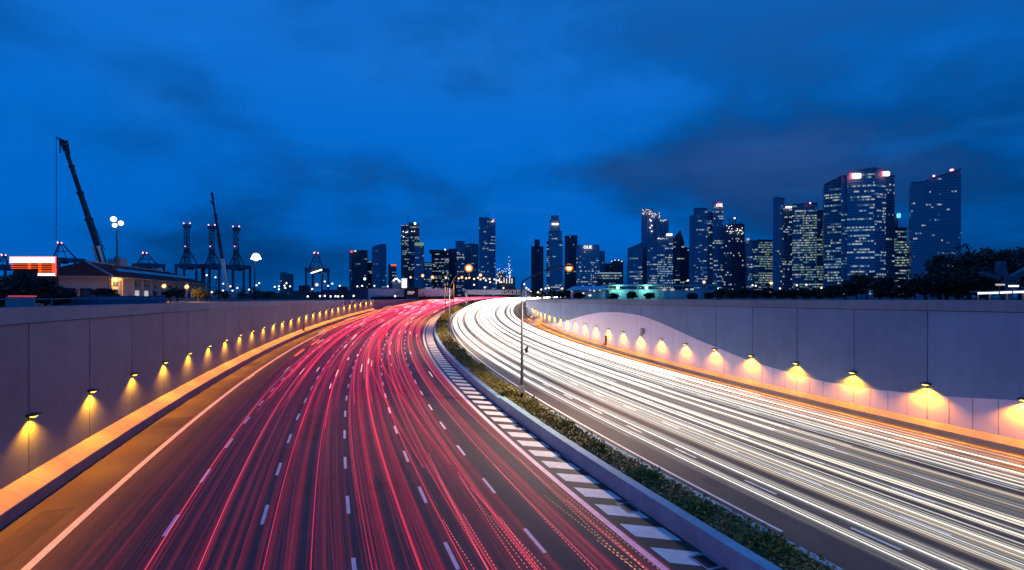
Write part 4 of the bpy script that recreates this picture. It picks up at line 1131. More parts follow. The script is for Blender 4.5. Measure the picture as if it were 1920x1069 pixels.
# ------------------------------------------------------------------ hoarding, toll sign and sheds
def letters(txt, p, width, parent, m, name='lettering', extrude=.04):
    o, wd = text_mesh(name, txt, m, extrude)
    k = width/wd; o.scale = (k, k, k); o.rotation_euler = (math.pi/2, 0, 0)
    o.parent = parent; o.location = Vector(p)-parent_world(parent)
    return o
def hoarding():
    D = 236
    t = empty('site_hoarding', P3(740, 557, D), 'long pale hoarding of tall panels behind the far left wall', 'hoarding')
    px = [690, 705, 719, 733, 746, 757.5]
    px2 = [783, 796, 809, 822, 835, 848]
    for L in (px, px2):
        for a, b in zip(L[:-1], L[1:]):
            A, B = P3(a, 541.5, D), P3(b, 541.5, D)
            mb = MB(); mb.box(A.x+.04, B.x-.04, D, D+.15, GROUND, A.z); mb.build('hoarding_panel', M['hoard'], t)
    for L in (px, px2):
        for a in L:
            A = P3(a, 541, D); mb = MB(); mb.box(A.x-.07, A.x+.07, D+.16, D+.3, GROUND, A.z); mb.build('post', M['grey'], t)
    for c in (746, 793):   # dark triangular emblems printed on the panels
        a = P3(c, 551.5, D-.02); mb = MB(); r = .95
        mb.add([(a.x-r, a.y, a.z-.3), (a.x+r, a.y, a.z-.3), (a.x, a.y, a.z+1.25), (a.x-r, a.y+.02, a.z-.3), (a.x+r, a.y+.02, a.z-.3), (a.x, a.y+.02, a.z+1.25)], [(0, 1, 2), (0, 3, 4, 1), (1, 4, 5, 2), (2, 5, 3, 0)])
        mb.build('emblem', M['plasterdark'], t)
    rng = np.random.default_rng(3)
    k = 0
    for q in np.linspace(700, 846, 19):
        if 757 < q < 783: continue
        p = P3(q, 557, D-1.5); r = 1.0+.5*rng.random(); k += 1
        v = rng.normal(size=(220, 3)); v /= np.linalg.norm(v, axis=1)[:, None]; v *= (rng.random(220)**.4)[:, None]*np.array([r*1.3, r, r*.9]); v[:, 2] = np.abs(v[:, 2])
        mb = MB(); leaf_cloud(mb, v+np.array([p.x, p.y, GROUND]), .5, rng, .8)
        o = mb.build('bush', M['treeleaf']); tag(o, '%s small bush from the left along the pale hoarding' % ordinal(k-1), 'bush', 'bushes along the pale hoarding')
    # dark sign box with white letters
    a, b = P3(757.5, 557, D-3), P3(784, 542, D-3)
    t = empty('toll_sign', (0.5*(a.x+b.x), D-3, GROUND), 'dark sign box with white letters between the pale hoarding panels', 'sign')
    mb = MB(); mb.box(a.x, b.x, D-3, D-2.4, GROUND+.6, b.z); mb.box(a.x-1.4, b.x+1.4, D-3.2, D-2.2, b.z, b.z+.5); mb.build('sign_box', M['black'], t)
    for x in (a.x+.4, b.x-.4):
        mb = MB(); mb.box(x-.12, x+.12, D-2.8, D-2.5, GROUND, GROUND+.62); mb.build('post', M['black'], t)
    p = P3(764, 551.8, D-3.02); q = P3(776.5, 551.8, D-3.02)
    letters('ERP', p, q.x-p.x, t, mat('sign_letter', (.8, .8, .8), .6, emit=(1, .95, 1), estr=.35))
    # white tank building with lit bars
    D = 262; t = empty('control_cabin', P3(745, 557, D), 'blue white cabin with bright lamps on top behind the hoarding', 'cabin')
    a, b = P3(735.5, 557, D), P3(752, 527, D)
    mb = MB(); mb.box(a.x, b.x, D, D+4, GROUND, b.z); mb.build('wall', M['plaster'], t)
    mb = MB(); mb.box(a.x-.2, b.x+.2, D-.3, D+4.2, b.z, b.z+.4); mb.build('roof', M['grey'], t)
    mb = MB()
    for px_, py_ in ((738, 526), (741, 523), (744, 522.5), (747, 525), (749, 527.5)): mb.ball(P3(px_, py_, D-.4), .38)
    mb.build('lamp', M['whitefar'], t)
    mb = MB()
    for j in range(5):
        for i in range(3):
            p = P3(753.5+i*3.2, 523+j*4.1, D-1); mb.box(p.x, p.x+.65, D-1, D-.8, p.z-.75, p.z)
    o = mb.build('lit_window', M['whitefar'], t)
    mb = MB(); c0, c1 = P3(752.5, 557, D), P3(763, 521, D); mb.box(c0.x, c1.x, D-.75, D+2, GROUND, c1.z); mb.build('stair_tower', M['grey'], t)
hoarding()
def shed():
    D = 215
    a, b = P3(1068, 557, D), P3(1345, 540, D)
    t = empty('terminal_shed', (0.5*(a.x+b.x), D, GROUND), 'long low shed with pale blue roof edge and green lamps at right', 'shed')
    xm = P3(1142, 0, D).x; z0 = P3(0, 543, D).z; z1 = P3(0, 534, D).z
    blue = mat('blue_white_sheet', (.40, .52, .62), .6, var=.1, scale=.4); rf = mat('blue_roof_sheet', (.30, .42, .55), .5)
    mb = MB(); mb.box(P3(1075, 0, D).x, xm, D+2, D+14, GROUND, P3(0, 541, D).z); mb.build('wall', blue, t)
    mb = MB(); mb.box(xm, b.x, D+1, D+16, GROUND, z0); mb.build('wall', blue, t)
    mb = MB(); x0 = P3(1066, 0, D).x; ze = P3(0, 544, D).z; zr = P3(0, 536, D).z
    mb.add([(x0, D, ze), (xm, D, ze), (xm, D+7, zr), (x0+3, D+7, zr), (x0, D+14, ze), (xm, D+14, ze)], [(0, 1, 2, 3), (3, 2, 5, 4), (0, 3, 4), (1, 5, 2)]); mb.build('roof', rf, t)
    mb = MB(); mb.box(xm-.6, b.x+.8, D-.6, D+16, z1-.55, z1); mb.build('roof', rf, t)
    for q in (1142, 1158, 1196, 1236, 1280, 1320):
        p = P3(q, 0, D); mb = MB(); mb.box(p.x-.15, p.x+.15, D-.2, D+.1, GROUND, z1-.55); mb.build('column', M['plaster'], t)
    for k, (px, py, w_, h_) in enumerate(((1107, 543.5, 3, 2), (1115, 544.5, 2, 4), (1126, 543.5, 4, 2), (1107, 554, 5, 2.5), (1246, 543, 7, 3.5), (1261, 543, 7, 3.5), (1288, 542.5, 5, 3), (1298, 542.5, 6, 3), (1094, 550, 4, 2))):
        p = P3(px, py, D+.6); mb = MB(); yy = D+.85 if px > 1142 else D+1.85; mb.box(p.x-w_*.108, p.x+w_*.108, yy, yy+.12, p.z-h_*.108, p.z+h_*.108); mb.build('window', M['signwhite'] if px < 1142 else M['winwarm'], t)
    for k, (px, py) in enumerate(((1158.5, 539.5), (1212, 539.5))):
        p = P3(px, py, D-.5)
        l = empty('wall_lamp', p, ('left', 'right')[k]+' green glowing lamp under the eaves of the long shed', 'lamp', 'green lamps of the long shed')
        mb = MB(); mb.ball(p, .62); mb.build('bulb', M['greenfar'], l, smooth=True); mb = MB(); mb.box(p.x-.3, p.x+.3, p.y-.1, p.y+.6, p.z+.6, p.z+.75); mb.build('bracket', M['black'], l)
        ld = bpy.data.lights.new('lamp_light', 'POINT'); ld.energy = 900; ld.color = (.3, 1, .7); ld.shadow_soft_size = .6
        lo = bpy.data.objects.new('lamp_light', ld); COL.objects.link(lo); lo.parent = l; lo.location = (0, -1.2, -.2)
    # low railing in front
    f = empty('railing', P3(1210, 557, D-14), 'dark railing in front of the long shed', 'railing')
    A, B = P3(1070, 0, D-14), P3(1350, 0, D-14)
    for z in (GROUND+.5, GROUND+1.0): mb = MB(); mb.bar((A.x, A.y, z), (B.x, B.y, z), .04); mb.build('rail', M['steel'], f)
    for q in np.linspace(A.x, B.x, 30): mb = MB(); mb.bar((q, A.y, GROUND), (q, A.y, GROUND+1.05), .04); mb.build('post', M['steel'], f)
shed()

# ------------------------------------------------------------------ old station building, sign screen and port at left
def station():
    gz = EYE
    c = Vector((-91.0, 120.0)); e = Vector((-112.0, 195.0)); l = Vector((-108.0, 121.5))
    ze = P3(0, 518, 120).z
    t = empty('station_building', (c.x, c.y, GROUND), 'long low building under a dark red hipped roof', 'building')
    ax = (e-c).normalized(); nx = Vector((-ax.y, ax.x))   # into the building
    wd = 15.0
    l = c+nx*wd; le = e+nx*wd
    def v(p, z): return (p.x, p.y, z)
    ov = 1.0
    C = c-ax*ov-nx*ov; Lf = l-ax*ov+nx*ov; E_ = e+ax*ov-nx*ov; LE = le+ax*ov+nx*ov
    r0 = c+nx*wd/2+ax*7; r1 = e+nx*wd/2-ax*16; zr = EYE+8.4
    mb = MB(); mb.add([v(C, ze), v(E_, ze), v(r1, zr), v(r0, zr), v(Lf, ze), v(LE, ze)], [(0, 1, 2, 3), (4, 0, 3), (1, 5, 2), (5, 4, 3, 2)]); rf = mb.build('roof', M['roof'], t)
    mb = MB(); mb.bar(v(C, ze-.15), v(E_, ze-.15), .12, .2); mb.bar(v(C, ze-.15), v(Lf, ze-.15), .12, .2); mb.bar(v(r0, zr+.08), v(r1, zr+.08), .2); mb.bar(v(r0, zr+.05), v(C, ze+.05), .15); mb.build('roof_trim', M['plasterdark'], t)
    # skylight strips on the long slope
    sn = (Vector(v(r0, zr))-Vector(v(C, ze)))
    for k in range(7):
        a0, a1 = 12+k*8.2, 12+k*8.2+7.4
        def sp(a, u): 
            base = Vector((c.x+ax.x*a-nx.x*ov, c.y+ax.y*a-nx.y*ov, ze)); top = Vector((c.x+ax.x*a+nx.x*wd/2, c.y+ax.y*a+nx.y*wd/2, zr)); return base+(top-base)*u+Vector((0, -.02, .12))
        mb = MB(); mb.add([sp(a0, .42), sp(a1, .42), sp(a1, .66), sp(a0, .66)], [(0, 1, 2, 3)]); mb.build('skylight', M['darkglass'], rf)
    def wall(a, b, z0, z1, m, name='wall'):
        mb = MB(); d = Vector((b[0]-a[0], b[1]-a[1], 0)); n_ = Vector((-d.y, d.x, 0)).normalized()*.3
        mb.add([(a[0], a[1], z0), (b[0], b[1], z0), (b[0]+n_.x, b[1]+n_.y, z0), (a[0]+n_.x, a[1]+n_.y, z0), (a[0], a[1], z1), (b[0], b[1], z1), (b[0]+n_.x, b[1]+n_.y, z1), (a[0]+n_.x, a[1]+n_.y, z1)], [(0,3,2,1),(4,5,6,7),(0,1,5,4),(1,2,6,5),(2,3,7,6),(3,0,4,7)])
        return mb.build(name, M[m], t)
    # end wall: white upper wall over a dark ground floor of piers
    wall(l, c, EYE+2.0, ze-.1, 'plaster'); wall(l+nx*0-ax*-.6, c+ax*.6, GROUND, EYE+2.0, 'darkglass')
    for k in range(6):
        p = l+(c-l)*(k/5); wall((p.x-.35, p.y-.1), (p.x+.35, p.y-.1), GROUND, EYE+2.0, 'plaster', 'pier')
    wall(c+nx*.02, e+nx*.02, GROUND, ze-.1, 'plaster')
    for k in range(13):
        p = c+(e-c)*((k+.1)/13); q = c+(e-c)*((k+.16)/13); wall((p.x-nx.x*.2, p.y-nx.y*.2), (q.x-nx.x*.2, q.y-nx.y*.2), GROUND, ze-.1, 'plaster', 'pier')
    for k in range(12):
        if k in (1,): continue
        for z0, z1, m in ((GROUND+.8, GROUND+2.6, 'darkglass'), (EYE+2.6, ze-1.0, 'darkglass')):
            p = c+(e-c)*((k+.35)/13); q = c+(e-c)*((k+.75)/13)
            if z0 < EYE+1 and k in (2, 3): m = 'winwarm'
            wall((p.x-nx.x*.08, p.y-nx.y*.08), (q.x-nx.x*.08, q.y-nx.y*.08), z0, z1, m, 'window')
    # lamp in the porch
    for k, (a, en) in enumerate(((3.0, 2200.0),)):
        p = c+ax*a-nx*.9
        ld = bpy.data.lights.new('lamp_light', 'POINT'); ld.energy = en; ld.color = (1, .40, .08); ld.shadow_soft_size = .3
        lo = bpy.data.objects.new('lamp_light', ld); COL.objects.link(lo); lo.parent = t; lo.location = Vector((p.x, p.y, ze-.9))-Vector(t.location)
    mb = MB(); p = c+ax*3-nx*.9; mb.ball((p.x, p.y, ze-.6), .28); mb.build('porch_lamp', M['amber'], t)
station()
def screen():
    D = 78
    a, b = P3(20, 518, D), P3(104, 481, D)
    t = empty('display_screen', (0.5*(a.x+b.x), D, GROUND), 'bright orange and white light display board above the left bushes', 'display')
    mb = MB(); mb.box(a.x+.3, b.x-.05, D+.05, D+.6, a.z-1.2, b.z-.1); mb.build('back_panel', mat('display_back', (.02, .008, .010), .6), t)
    z = lambda py: P3(0, py, D).z
    x = lambda px: P3(px, 0, D).x
    mb = MB(); mb.box(x(19.5), x(103.5), D-.12, D+.05, z(493), z(482)); mb.build('light_band', M['signwhite'], t)
    mb = MB(); mb.box(x(72), x(103.2), D-.12, D+.05, z(517), z(512.5)); mb.build('light_band', M['signwhite'], t)
    mb = MB(); mb.box(x(18.6), x(104.3), D-.04, D+.1, z(481.8), z(480.9)); mb.box(x(18.6), x(19.4), D-.04, D+.1, z(494), z(481)); mb.box(x(103.6), x(104.4), D-.04, D+.1, z(518), z(481)); mb.build('rim_light', M['signred'], t)
    for y0, x0, x1 in ((495, 21, 103), (499, 21, 103), (502.5, 21, 103), (506.5, 74, 103), (509.5, 74, 103)):
        mb = MB(); mb.box(x(x0), x(x1), D-.08, D+.05, z(y0+1.1), z(y0)); mb.build('light_bar', M['signorange'], t)
    for q in (53.5, 56.5, 73, 76, 98.5, 101.5):
        mb = MB(); mb.box(x(q), x(q+.9), D-.10, D+.05, z(504.5 if q < 60 else 511.5), z(493.2)); mb.build('light_bar', M['signorange'], t)
    for q in (30, 92):
        mb = MB(); mb.bar((x(q), D+.35, GROUND), (x(q), D+.35, a.z), .15); mb.build('post', M['steel'], t)
    ld = bpy.data.lights.new('lamp_light', 'AREA'); ld.energy = 350; ld.color = (1, .3, .25); ld.shape = 'RECTANGLE'; ld.size = b.x-a.x; ld.size_y = 2
    lo = bpy.data.objects.new('lamp_light', ld); COL.objects.link(lo); lo.parent = t; lo.location = Vector((.5*(a.x+b.x), D-.4, z(488)))-Vector(t.location); lo.rotation_euler = (-math.pi/2, 0, 0)
screen()
def cabinet():
    D = 31
    a, b = P3(10, 575, D), P3(43, 556.5, D)
    t = empty('utility_cabinet', (.5*(a.x+b.x), D, GROUND), 'grey utility cabinet with red strip on its lid behind the left wall', 'cabinet')
    mb = MB(); mb.box(a.x, b.x, D, D+.8, GROUND, b.z); mb.build('body', M['grey'], t)
    mb = MB(); xm = a.x+(b.x-a.x)*.34; mb.box(xm, b.x-.05, D-.03, D, GROUND+.15, b.z-.1); mb.build('door', M['plaster'], t)
    mb = MB(); mb.box(a.x+.2, b.x+.04, D-.06, D+.86, b.z, b.z+.07); mb.build('lid', mat('glowing_red_lid', (.6, .03, .05), .4, emit=(1, .1, .15), estr=.5), t)  # red glow painted into the lid, which holds no lamp
cabinet()
def left_fences():
    D = 62
    t = empty('site_fence', P3(235, 557, D), 'blue sheet fence panels along the left wall top in front of the long building', 'fence')
    for px in np.arange(100, 300, 14.0):
        A, B = P3(px, 0, D), P3(px+13.2, 0, D); h = 1.0+.25*math.sin(px)
        mb = MB(); mb.box(A.x, B.x, D, D+.08, GROUND, EYE+.02+.1*h if px < 170 else EYE+.05+.1*h); mb.build('fence_panel', M['bluehoard'], t)
        mb = MB(); mb.box(B.x+.01, B.x+.07, D+.02, D+.12, GROUND, EYE+.2); mb.build('post', M['black'], t)
    f = empty('guard_rail', P3(80, 565, 36), 'thin teal guard rail along the top of the left wall', 'railing')
    pts = [Vector(wall_loc(s, O_L_WALL-1.6)) for s in srange(12, 48, 6)]
    for h in (.45, .85):
        mb = MB(); mb.tube([(p.x, p.y, GROUND+h) for p in pts], .03, 6); mb.build('rail', M['bluehoard'], f)
    for p in pts: mb = MB(); mb.bar((p.x, p.y, GROUND), (p.x, p.y, GROUND+.87), .03); mb.build('post', M['bluehoard'], f)
left_fences()

def lattice(mb, a, b, w0, w1, n, r):
    a, b = Vector(a), Vector(b)
    def ring(i):
        u = i/n; p = a+(b-a)*u; w_ = w0+(w1-w0)*u
        return [p+Vector((sx*w_, sy*w_, 0)) for sx, sy in ((-1, -1), (1, -1), (1, 1), (-1, 1))]
    R = [ring(i) for i in range(n+1)]
    for i in range(n):
        for k in range(4):
            mb.bar(R[i][k], R[i+1][k], r); mb.bar(R[i+1][k], R[i+1][(k+1) % 4], r*.8)
            if i % 2: mb.bar(R[i][k], R[i+1][(k+1) % 4], r*.7)
            else: mb.bar(R[i][(k+1) % 4], R[i+1][k], r*.7)
def quay_crane(px, D, x0, x1, yg, ya, yt, label, boom=True, xa=None):
    """ship to shore crane: portal legs, girder, A frame and raised boom"""
    z = lambda y: P3(0, y, D).z
    X = lambda q: P3(q, 0, D).x
    t = empty('quay_crane', (X(px), D, GROUND), label, 'crane', 'quay cranes of the port')
    u = D/FPX
    for q in (x0, x1):
        for dy in (0, 14):
            mb = MB(); mb.box(X(q)-1.5*u, X(q)+1.5*u, D+dy-.9, D+dy+.9, GROUND, z(yg)); mb.build('leg', M['steel'], t)
    mb = MB(); mb.box(X(x0)-2*u, X(x1)+2*u, D-1, D+15, z(yg+4), z(yg-3)); mb.build('portal_girder', M['steel'], t)
    mb = MB(); mb.bar((X(x0), D, z(540)), (X(x1), D, z(540)), .8*u); mb.build('sill_beam', M['steel'], t)
    mb = MB(); mb.box(X(px)-6*u, X(px)+8*u, D-2, D+8, z(yg+7), z(yg-4)); mb.build('machinery_house', M['steel'], t)
    mb = MB(); xa = px if xa is None else xa
    for q in (x0+2, x1-2): mb.bar((X(q), D+4, z(yg-2)), (X(xa)+(2 if q > px else -2)*u, D+4, z(ya)), .9*u)
    mb.bar((X(xa)-4*u, D+4, z(ya)), (X(xa)+4*u, D+4, z(ya)), 1.4*u); mb.bar((X(.5*(x0+xa)), D+4, z(.5*(yg+ya))), (X(.5*(x1+xa)), D+4, z(.5*(yg+ya))), .6*u)
    for q in (-.45, .45): mb.bar((X(px+q*(x1-x0)*.5), D+4, z(yg)), (X(xa), D+4, z(ya)), .5*u)
    mb.build('apex_frame', M['steel'], t)
    if boom:
        mb = MB(); lattice(mb, (X(px), D+3, z(yg)), (X(px), D+3, z(yt+4)), 3.3*u, 3.1*u, 10, .42*u); mb.build('raised_boom', M['steel'], t)
        mb = MB(); mb.box(X(px)-5.5*u, X(px)+5.5*u, D+1, D+6, z(yt+9), z(yt+3)); mb.build('boom_tip', M['steel'], t)
    ytop = yt if boom else ya-1
    for q in (-6, 6):
        mb = MB(); mb.ball((X((px if boom else xa)+q*(1 if boom else .6)), D+3, z(ytop+1)), 1.2*u); mb.build('beacon', M['pinkfar'], t)
    mb = MB(); mb.ball((X(px), D, z(462)) if boom else (X(xa), D, z(ya-1)), .9*u); mb.build('beacon', M['pinkfar'], t)
    return t
def port_cranes():
    quay_crane(347, 560, 330, 368, 498, 466, 417, 'quay crane with raised boom, leftmost of the three tall ones')
    quay_crane(394, 570, 379, 411, 498, 468, 420, 'quay crane with raised boom, middle of the three tall ones')
    quay_crane(440, 580, 424, 457, 500, 470, 423, 'quay crane with raised boom, nearest the bright white mast lamp')
    quay_crane(110, 640, 92, 140, 487, 455, 0, 'quay crane with low frame behind the bright display board', boom=False, xa=108)
    quay_crane(268, 600, 250, 292, 497, 474, 0, 'low quay crane peeping over the red roof', boom=False, xa=268)
    t = quay_crane(590, 420, 574, 604, 505, 474, 0, 'quay crane with lit platform standing left of the skyline', boom=False, xa=590)
    mb = MB()
    for k in range(9): p = P3(584+k*2.3, 512-k*.75, 415); mb.ball(p, .55)
    mb.build('platform_lamp', M['whitefar'], t)
    quay_crane(2, 560, -14, 10, 500, 478, 0, 'quay crane cut by the left picture edge', boom=False, xa=2)
port_cranes()
def mobile_cranes():
    D = 165
    t = empty('mobile_crane', P3(196, 557, D), 'tall telescopic crane boom leaning left behind the red roof', 'crane', 'telescopic mobile cranes')
    base, tip = P3(200, 512, D), P3(118, 263, D)
    pts = [(0.0, .72), (.19, .72), (.40, .60), (.60, .50), (.80, .40), (.93, .30)]
    def at(u): return base+(tip-base)*u
    for i in range(len(pts)-1):
        mb = MB(); mb.bar(at(pts[i][0]), at(pts[i+1][0]+.01), pts[i][1], pts[i][1]*.8); 
        mb.bar(at(pts[i+1][0]-.004), at(pts[i+1][0]+.012), pts[i][1]*1.25, pts[i][1])
        mb.build('boom_section', M['cranedark'], t)
    for dx in (-.75, .95):
        mb = MB(); a, b = at(0.07), at(.19); o_ = Vector((dx, -1.2, 0)); mb.bar(a+o_*1.0, b+o_, .27); mb.ball(b+o_, .55); mb.build('luffing_ram', M['cranewhite'], t)
    mb = MB(); lattice(mb, at(.92), at(1.0), .45, .5, 5, .10); mb.bar(at(1.0), P3(107, 258, D), .22); mb.bar(P3(127, 266, D), P3(112, 263, D), .3); mb.bar(P3(112, 263, D), P3(113, 287, D), .12); mb.bar(P3(127, 264, D), P3(131, 290, D), .1); mb.build('jib_head', M['cranedark'], t)
    mb = MB(); mb.bar(P3(105.5, 258, D), P3(105.5, 449, D), .055); mb.bar(P3(110, 262, D), P3(197, 470, D), .05); mb.build('hoist_rope', M['black'], t)
    mb = MB(); p = P3(203, 557, D); mb.box(p.x-3, p.x+5, D-1.5, D+1.5, GROUND+.8, GROUND+3.2); mb.box(p.x+1, p.x+4.8, D-1.5, D+1.5, GROUND+3.2, P3(0, 480, D).z-1); 
    for q in (-2, 0, 2, 4): mb.ball((p.x+q, D-1.3, GROUND+.7), .7)
    mb.build('carrier', M['grey'], t)
    D = 230
    t = empty('mobile_crane', P3(424, 557, D), 'slim telescopic crane boom rising between the quay cranes', 'crane', 'telescopic mobile cranes')
    base, tip = P3(426, 545, D), P3(399, 372, D)
    for u0, u1, r, m in ((0, .33, .62, 'cranewhite'), (.33, .6, .50, 'cranedark'), (.6, .82, .40, 'cranedark'), (.82, 1, .28, 'cranedark')):
        mb = MB(); mb.bar(base+(tip-base)*u0, base+(tip-base)*(u1+.01), r); mb.bar(base+(tip-base)*(u1-.005), base+(tip-base)*(u1+.012), r*1.3); mb.build('boom_section', M[m], t)
    mb = MB(); mb.bar(tip, P3(397, 361, D), .35); mb.bar(P3(399, 384, D), P3(395, 376, D), .2); mb.bar(P3(397, 362, D), P3(400, 383, D), .12); mb.build('jib_head', M['cranedark'], t)
    mb = MB(); p = P3(424, 557, D); mb.box(p.x-3, p.x+4, D-1.5, D+1.5, GROUND+.7, GROUND+3.4); mb.build('carrier', M['grey'], t)
mobile_cranes()
def masts():
    D = 140
    t = empty('floodlight_mast', P3(219, 557, D), 'tall mast with three round floodlights above the red roof', 'floodlight', 'floodlight masts')
    p = P3(219.5, 557, D); top = P3(219, 413, D)
    mb = MB(); mb.tube([(p.x, D, GROUND), (p.x, D, P3(0, 490, D).z), (top.x, D, top.z)], [.34, .22, .12], 8); mb.build('pole', M['pole'], t, smooth=True)
    mb = MB(); mb.box(p.x-.5, p.x+.5, D-.5, D+.5, P3(0, 500, D).z, P3(0, 482, D).z); mb.bar(P3(212, 414, D), P3(227, 420, D), .12); mb.build('bracket', M['steel'], t)
    for px, py, r in ((213, 411, .70), (226.5, 418.5, .62), (215, 422.5, .55)):
        mb = MB(); mb.ball(P3(px, py, D-.4), r, n=12, h=8); mb.build('floodlight', M['whitefar'], t, smooth=True)
    D = 185
    t = empty('floodlight_mast', P3(477, 557, D), 'mast with the brightest white floodlight right of the quay cranes', 'floodlight', 'floodlight masts')
    p = P3(477, 557, D); top = P3(478, 486, D)
    mb = MB(); mb.tube([(p.x, D, GROUND), (top.x, D, top.z)], [.22, .14], 8); mb.build('pole', M['pole'], t, smooth=True)
    for dx, dy, r in ((0, 0, 1.35), (-8, 3, .35), (8, 3, .35)):
        mb = MB(); mb.ball(P3(480+dx, 482+dy, D), r, n=14, h=10); mb.build('floodlight', M['whitefar'], t, smooth=True)
    mb = MB(); mb.bar(P3(474, 486.5, D), P3(486, 486.5, D), .15); mb.build('bracket', M['steel'], t)
    for k, (px, py) in enumerate(((307.5, 536.5), (350, 538))):
        D = 105
        p = P3(px+1, 557, D); l = P3(px, py, D)
        t = empty('street_lamp', p, ('left', 'right')[k]+' of two glowing amber lamps before the long building', 'street lamp', 'amber lamps before the long building')
        mb = MB(); mb.tube([(p.x, D, GROUND), (p.x, D, l.z)], [.09, .06], 6); mb.build('pole', M['pole'], t)
        lamp_with_halo(l, .50, 'amberfar', t)
        mb = MB(); mb.box(l.x-.3, l.x+.3, D-.2, D+.2, l.z+.45, l.z+.55); mb.build('cap', M['black'], t)
        ld = bpy.data.lights.new('lamp_light', 'POINT'); ld.energy = 4000; ld.color = (1, .42, .08); ld.shadow_soft_size = .4
        lo = bpy.data.objects.new('lamp_light', ld); COL.objects.link(lo); lo.parent = t; lo.location = l-Vector(t.location)+Vector((0, .7, 0))
masts()
def yard_lamps():
    L = [(387.5, 516, 'w'), (404, 520, 'w'), (419, 532, 'm'), (432, 537, 'm'), (397, 548, 'a'), (418, 545, 'w'), (436, 545, 'w'), (445, 540, 'm'), (467, 543, 'm'), (486, 531, 'w'), (481, 535, 'w'), (515, 538, 'w'), (523, 537, 'w'), (523, 542.5, 'w'),
         (537, 531, 'm'), (533.5, 535.5, 'w'), (544, 537, 'w'), (535, 540, 'w'), (585.5, 542, 'm'), (594, 534, 'A'), (609, 528, 'm'), (615, 536, 'w'), (623, 532, 'm'), (637, 536, 'w'), (670, 537, 'w'), (679, 536, 'w'), (684, 523, 'W'),
         (702, 536, 'w'), (727, 537, 'w'), (770, 520, 'a'), (792.5, 517, 'A'), (811, 519, 'a'), (836, 521, 'm'), (860, 522, 'a'), (866, 519.5, 'a'), (874, 522, 'a'), (880, 521, 'a'), (889, 523, 'm'), (896.5, 521, 'a'), (901, 516, 'A'), (901, 524, 'm'), (907, 522, 'a'), (911, 526, 'm'), (918, 523, 'm'), (919, 529, 'm'),
         (927, 524, 'm'), (934, 526, 'm'), (940, 529, 'm'), (889, 534, 'm'), (909, 539, 'm'), (944, 540, 'm'), (983, 533, 'm'), (987, 540, 'm'), (991, 543, 'm'), (995, 547, 'm'), (1001, 549.5, 'm'), (1009, 548, 'm'), (1023, 541, 'm'), (1029, 540, 'w'), (1054, 541, 'm'), (1015, 543, 'w'),
         (1290, 526, 'm'), (1320, 529, 'A'), (1347, 541, 'G'), (1411, 535, 'm'), (1417, 536, 'w'), (1446, 531, 'A'), (1462.5, 541, 'm'), (1494, 535, 'm'), (1512, 534, 'm'), (1540, 540, 'm')]
    L = sorted(L, key=lambda a: a[0])
    proto = {}
    mm = {'w': ('whitefar', .42), 'W': ('whitefar', .7), 'm': ('warmfar', .48), 'a': ('amberfar', .6), 'A': ('amberfar', .9), 'G': ('greenfar', .5)}
    for i, (px, py, k) in enumerate(L):
        D = 265 if px < 860 or px > 950 else 330
        if 690 < px < 760: D = 300
        gl, r = mm[k]; r *= D/300
        p = P3(px, py, D)
        t = empty('yard_lamp', (p.x, D, GROUND), '%s glowing lamp from the left among the distant lamps under the skyline' % ordinal(i), 'street lamp', 'distant lamps below the skyline')
        mb = MB(); mb.bar((p.x+.25, D+.2, GROUND), (p.x+.25, D+.2, p.z+.1), .10); mb.bar((p.x+.25, D+.2, p.z+.1), (p.x, D, p.z+.35), .08); mb.build('pole', M['pole'], t)
        lamp_with_halo(p, r*(1.15 if gl == 'amberfar' else 1), gl, t)
yard_lamps()
